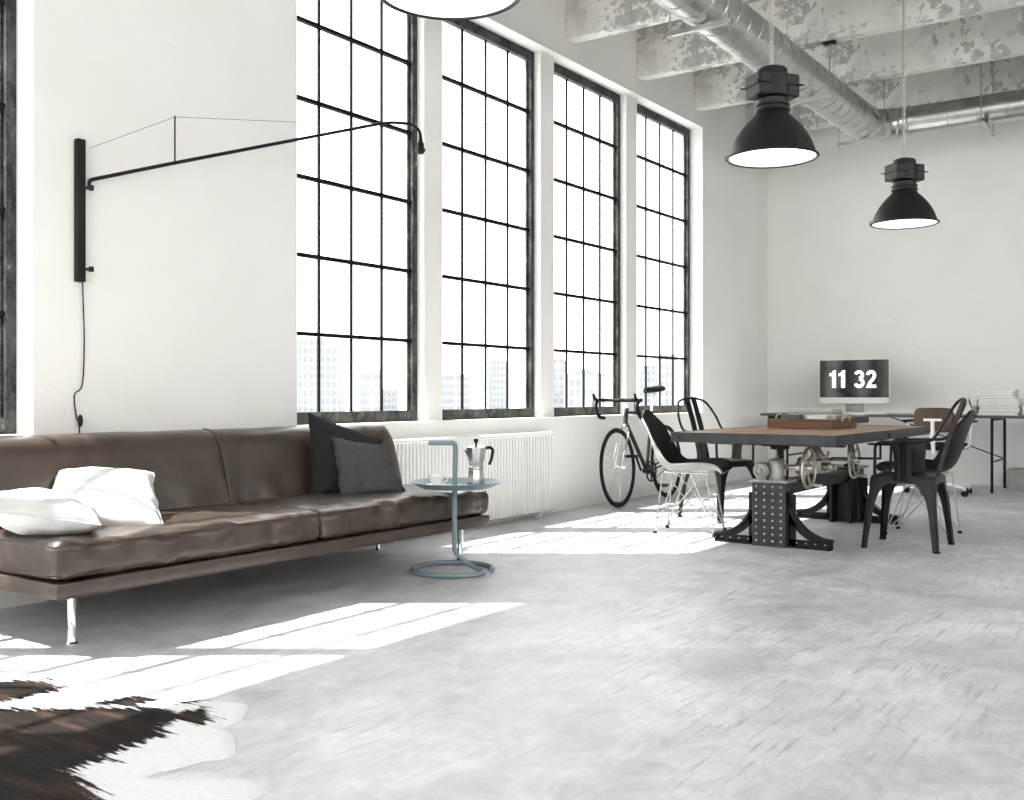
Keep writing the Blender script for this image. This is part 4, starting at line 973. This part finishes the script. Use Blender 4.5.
D3 = [(-3.315, 1.099), (-3.176, 1.4), (-3.011, 1.608), (-2.873, 1.718), (-2.759, 1.81), (-2.66, 1.88), (-2.601, 1.897), (-2.547, 1.888), (-2.512, 1.948), (-2.479, 1.947), (-2.438, 1.919), (-2.399, 1.902), (-2.401, 1.862), (-2.479, 1.845), (-2.483, 1.821), (-2.446, 1.761), (-2.407, 1.758), (-2.419, 1.709), (-2.405, 1.641), (-2.383, 1.564), (-2.353, 1.55), (-2.392, 1.47), (-2.387, 1.448), (-2.309, 1.446), (-2.239, 1.416), (-2.141, 1.374), (-2.061, 1.232), (-2.241, 0.988), (-2.716, 0.9)]
D4 = [(-2.64, 1.98), (-2.637, 2.007), (-2.6, 2.027), (-2.574, 2.014), (-2.574, 1.989), (-2.61, 1.964)]
def inside(p, poly):
    x, y = p; c = False; j = len(poly)-1
    for i in range(len(poly)):
        xi, yi = poly[i]; xj, yj = poly[j]
        if (yi > y) != (yj > y) and x < (xj-xi)*(y-yi)/(yj-yi)+xi: c = not c
        j = i
    return c
def near(p, poly):
    best = (1e9, None); x, y = p
    for i in range(len(poly)):
        ax, ay = poly[i-1]; bx, by = poly[i]; dx, dy = bx-ax, by-ay; t = max(0, min(1, ((x-ax)*dx+(y-ay)*dy)/(dx*dx+dy*dy+1e-12)))
        qx_, qy_ = ax+t*dx, ay+t*dy; d = (x-qx_)**2+(y-qy_)**2
        if d < best[0]: best = (d, (qx_, qy_))
    return sqrt(best[0]), best[1]
so_ = [(p.x, p.y) for p in spline([(a, b, 0) for a, b in OUT], 4, True)]
st = .010; x0, x1, y0, y1 = -3.62, -1.80, .84, 2.12; nx, ny = int((x1-x0)/st), int((y1-y0)/st)
vid = {}; vs = []; fs = []; edge = set()
cell = {(i, j) for i in range(nx) for j in range(ny) if inside((x0+(i+.5)*st, y0+(j+.5)*st), so_)}
def V_(i, j):
    if (i, j) not in vid:
        p = (x0+i*st, y0+j*st)
        bd = not all((i+a, j+b) in cell for a in (-1, 0) for b in (-1, 0))
        if bd:
            d, q = near(p, so_)
            if d < st*1.6: p = q
            z = .001
        else:
            d, _ = near(p, so_) if any((i+a, j+b) not in cell for a in (-4, 3) for b in (-4, 3)) else (.05, 0)
            z = .0025+.0045*min(1, d/.03)+.0035*fbm((p[0]*1.0, p[1]*1.0, 0), 3, 3)+.0012*fbm((p[0]*6, p[1]*20, 0), 6, 2)
            z = max(z, .002)
        vid[(i, j)] = len(vs); vs.append((p[0], p[1], z))
    return vid[(i, j)]
for i, j in sorted(cell): fs.append((V_(i, j), V_(i+1, j), V_(i+1, j+1), V_(i, j+1)))
me = bpy.data.meshes.new('cowhide_rug'); me.from_pydata(vs, [], fs); me.shade_smooth()
at = me.attributes.new('pelt', 'FLOAT', 'POINT')
def sd(p, poly): d, _ = near(p, poly); return d if inside(p, poly) else -d
vals = []
for p in vs:
    q = (p[0], p[1]); s_ = max(sd(q, D1), sd(q, D2), sd(q, D3), sd(q, D4)); vals.append(max(-.1, min(.1, s_)))
at.data.foreach_set('value', vals)
m_, N, L, b = newmat('cowhide', .75)
an = N.new('ShaderNodeAttribute'); an.attribute_name = 'pelt'
vec = coords(N, L, (7, 1, 1), (0, 0, radians(-52)))
vec2 = coords(N, L, (1, 8, 1), (0, 0, radians(-35)))
hair = noisen(N, L, vec2, 6, 9, .7); hf = noisen(N, L, vec2, 40, 4, .6)
ma = N.new('ShaderNodeMath'); ma.operation = 'MULTIPLY_ADD'; ma.inputs[1].default_value = .26; L.new(hair, ma.inputs[0]); L.new(an.outputs['Fac'], ma.inputs[2])
fac = ramp(N, L, ma.outputs[0], [(.118, 0.0), (.134, 1.0)])
dark = ramp(N, L, noisen(N, L, vec2, 2.0, 6, .6), [(.36, (.004, .0035, .0035)), (.52, (.011, .0075, .006)), (.68, (.045, .025, .017))])
dark = mixc(N, L, 1.0, dark, ramp(N, L, hf, [(.3, (.5, .5, .5)), (.7, (1.5, 1.5, 1.5))]), 'MULTIPLY')
light = ramp(N, L, hf, [(.3, (.66, .67, .68)), (.7, (.76, .77, .775))])
L.new(mixc(N, L, fac, light, dark), b.inputs['Base Color']); bump(N, L, b, hf, .35, .004)
b.inputs['Specular IOR Level'].default_value = .1
me.materials.append(m_)
ro = bpy.data.objects.new('cowhide_rug', me); COL.objects.link(ro)
tag(ro, 'cowhide rug with dark brown and black patches on white lying on the concrete floor', 'rug')
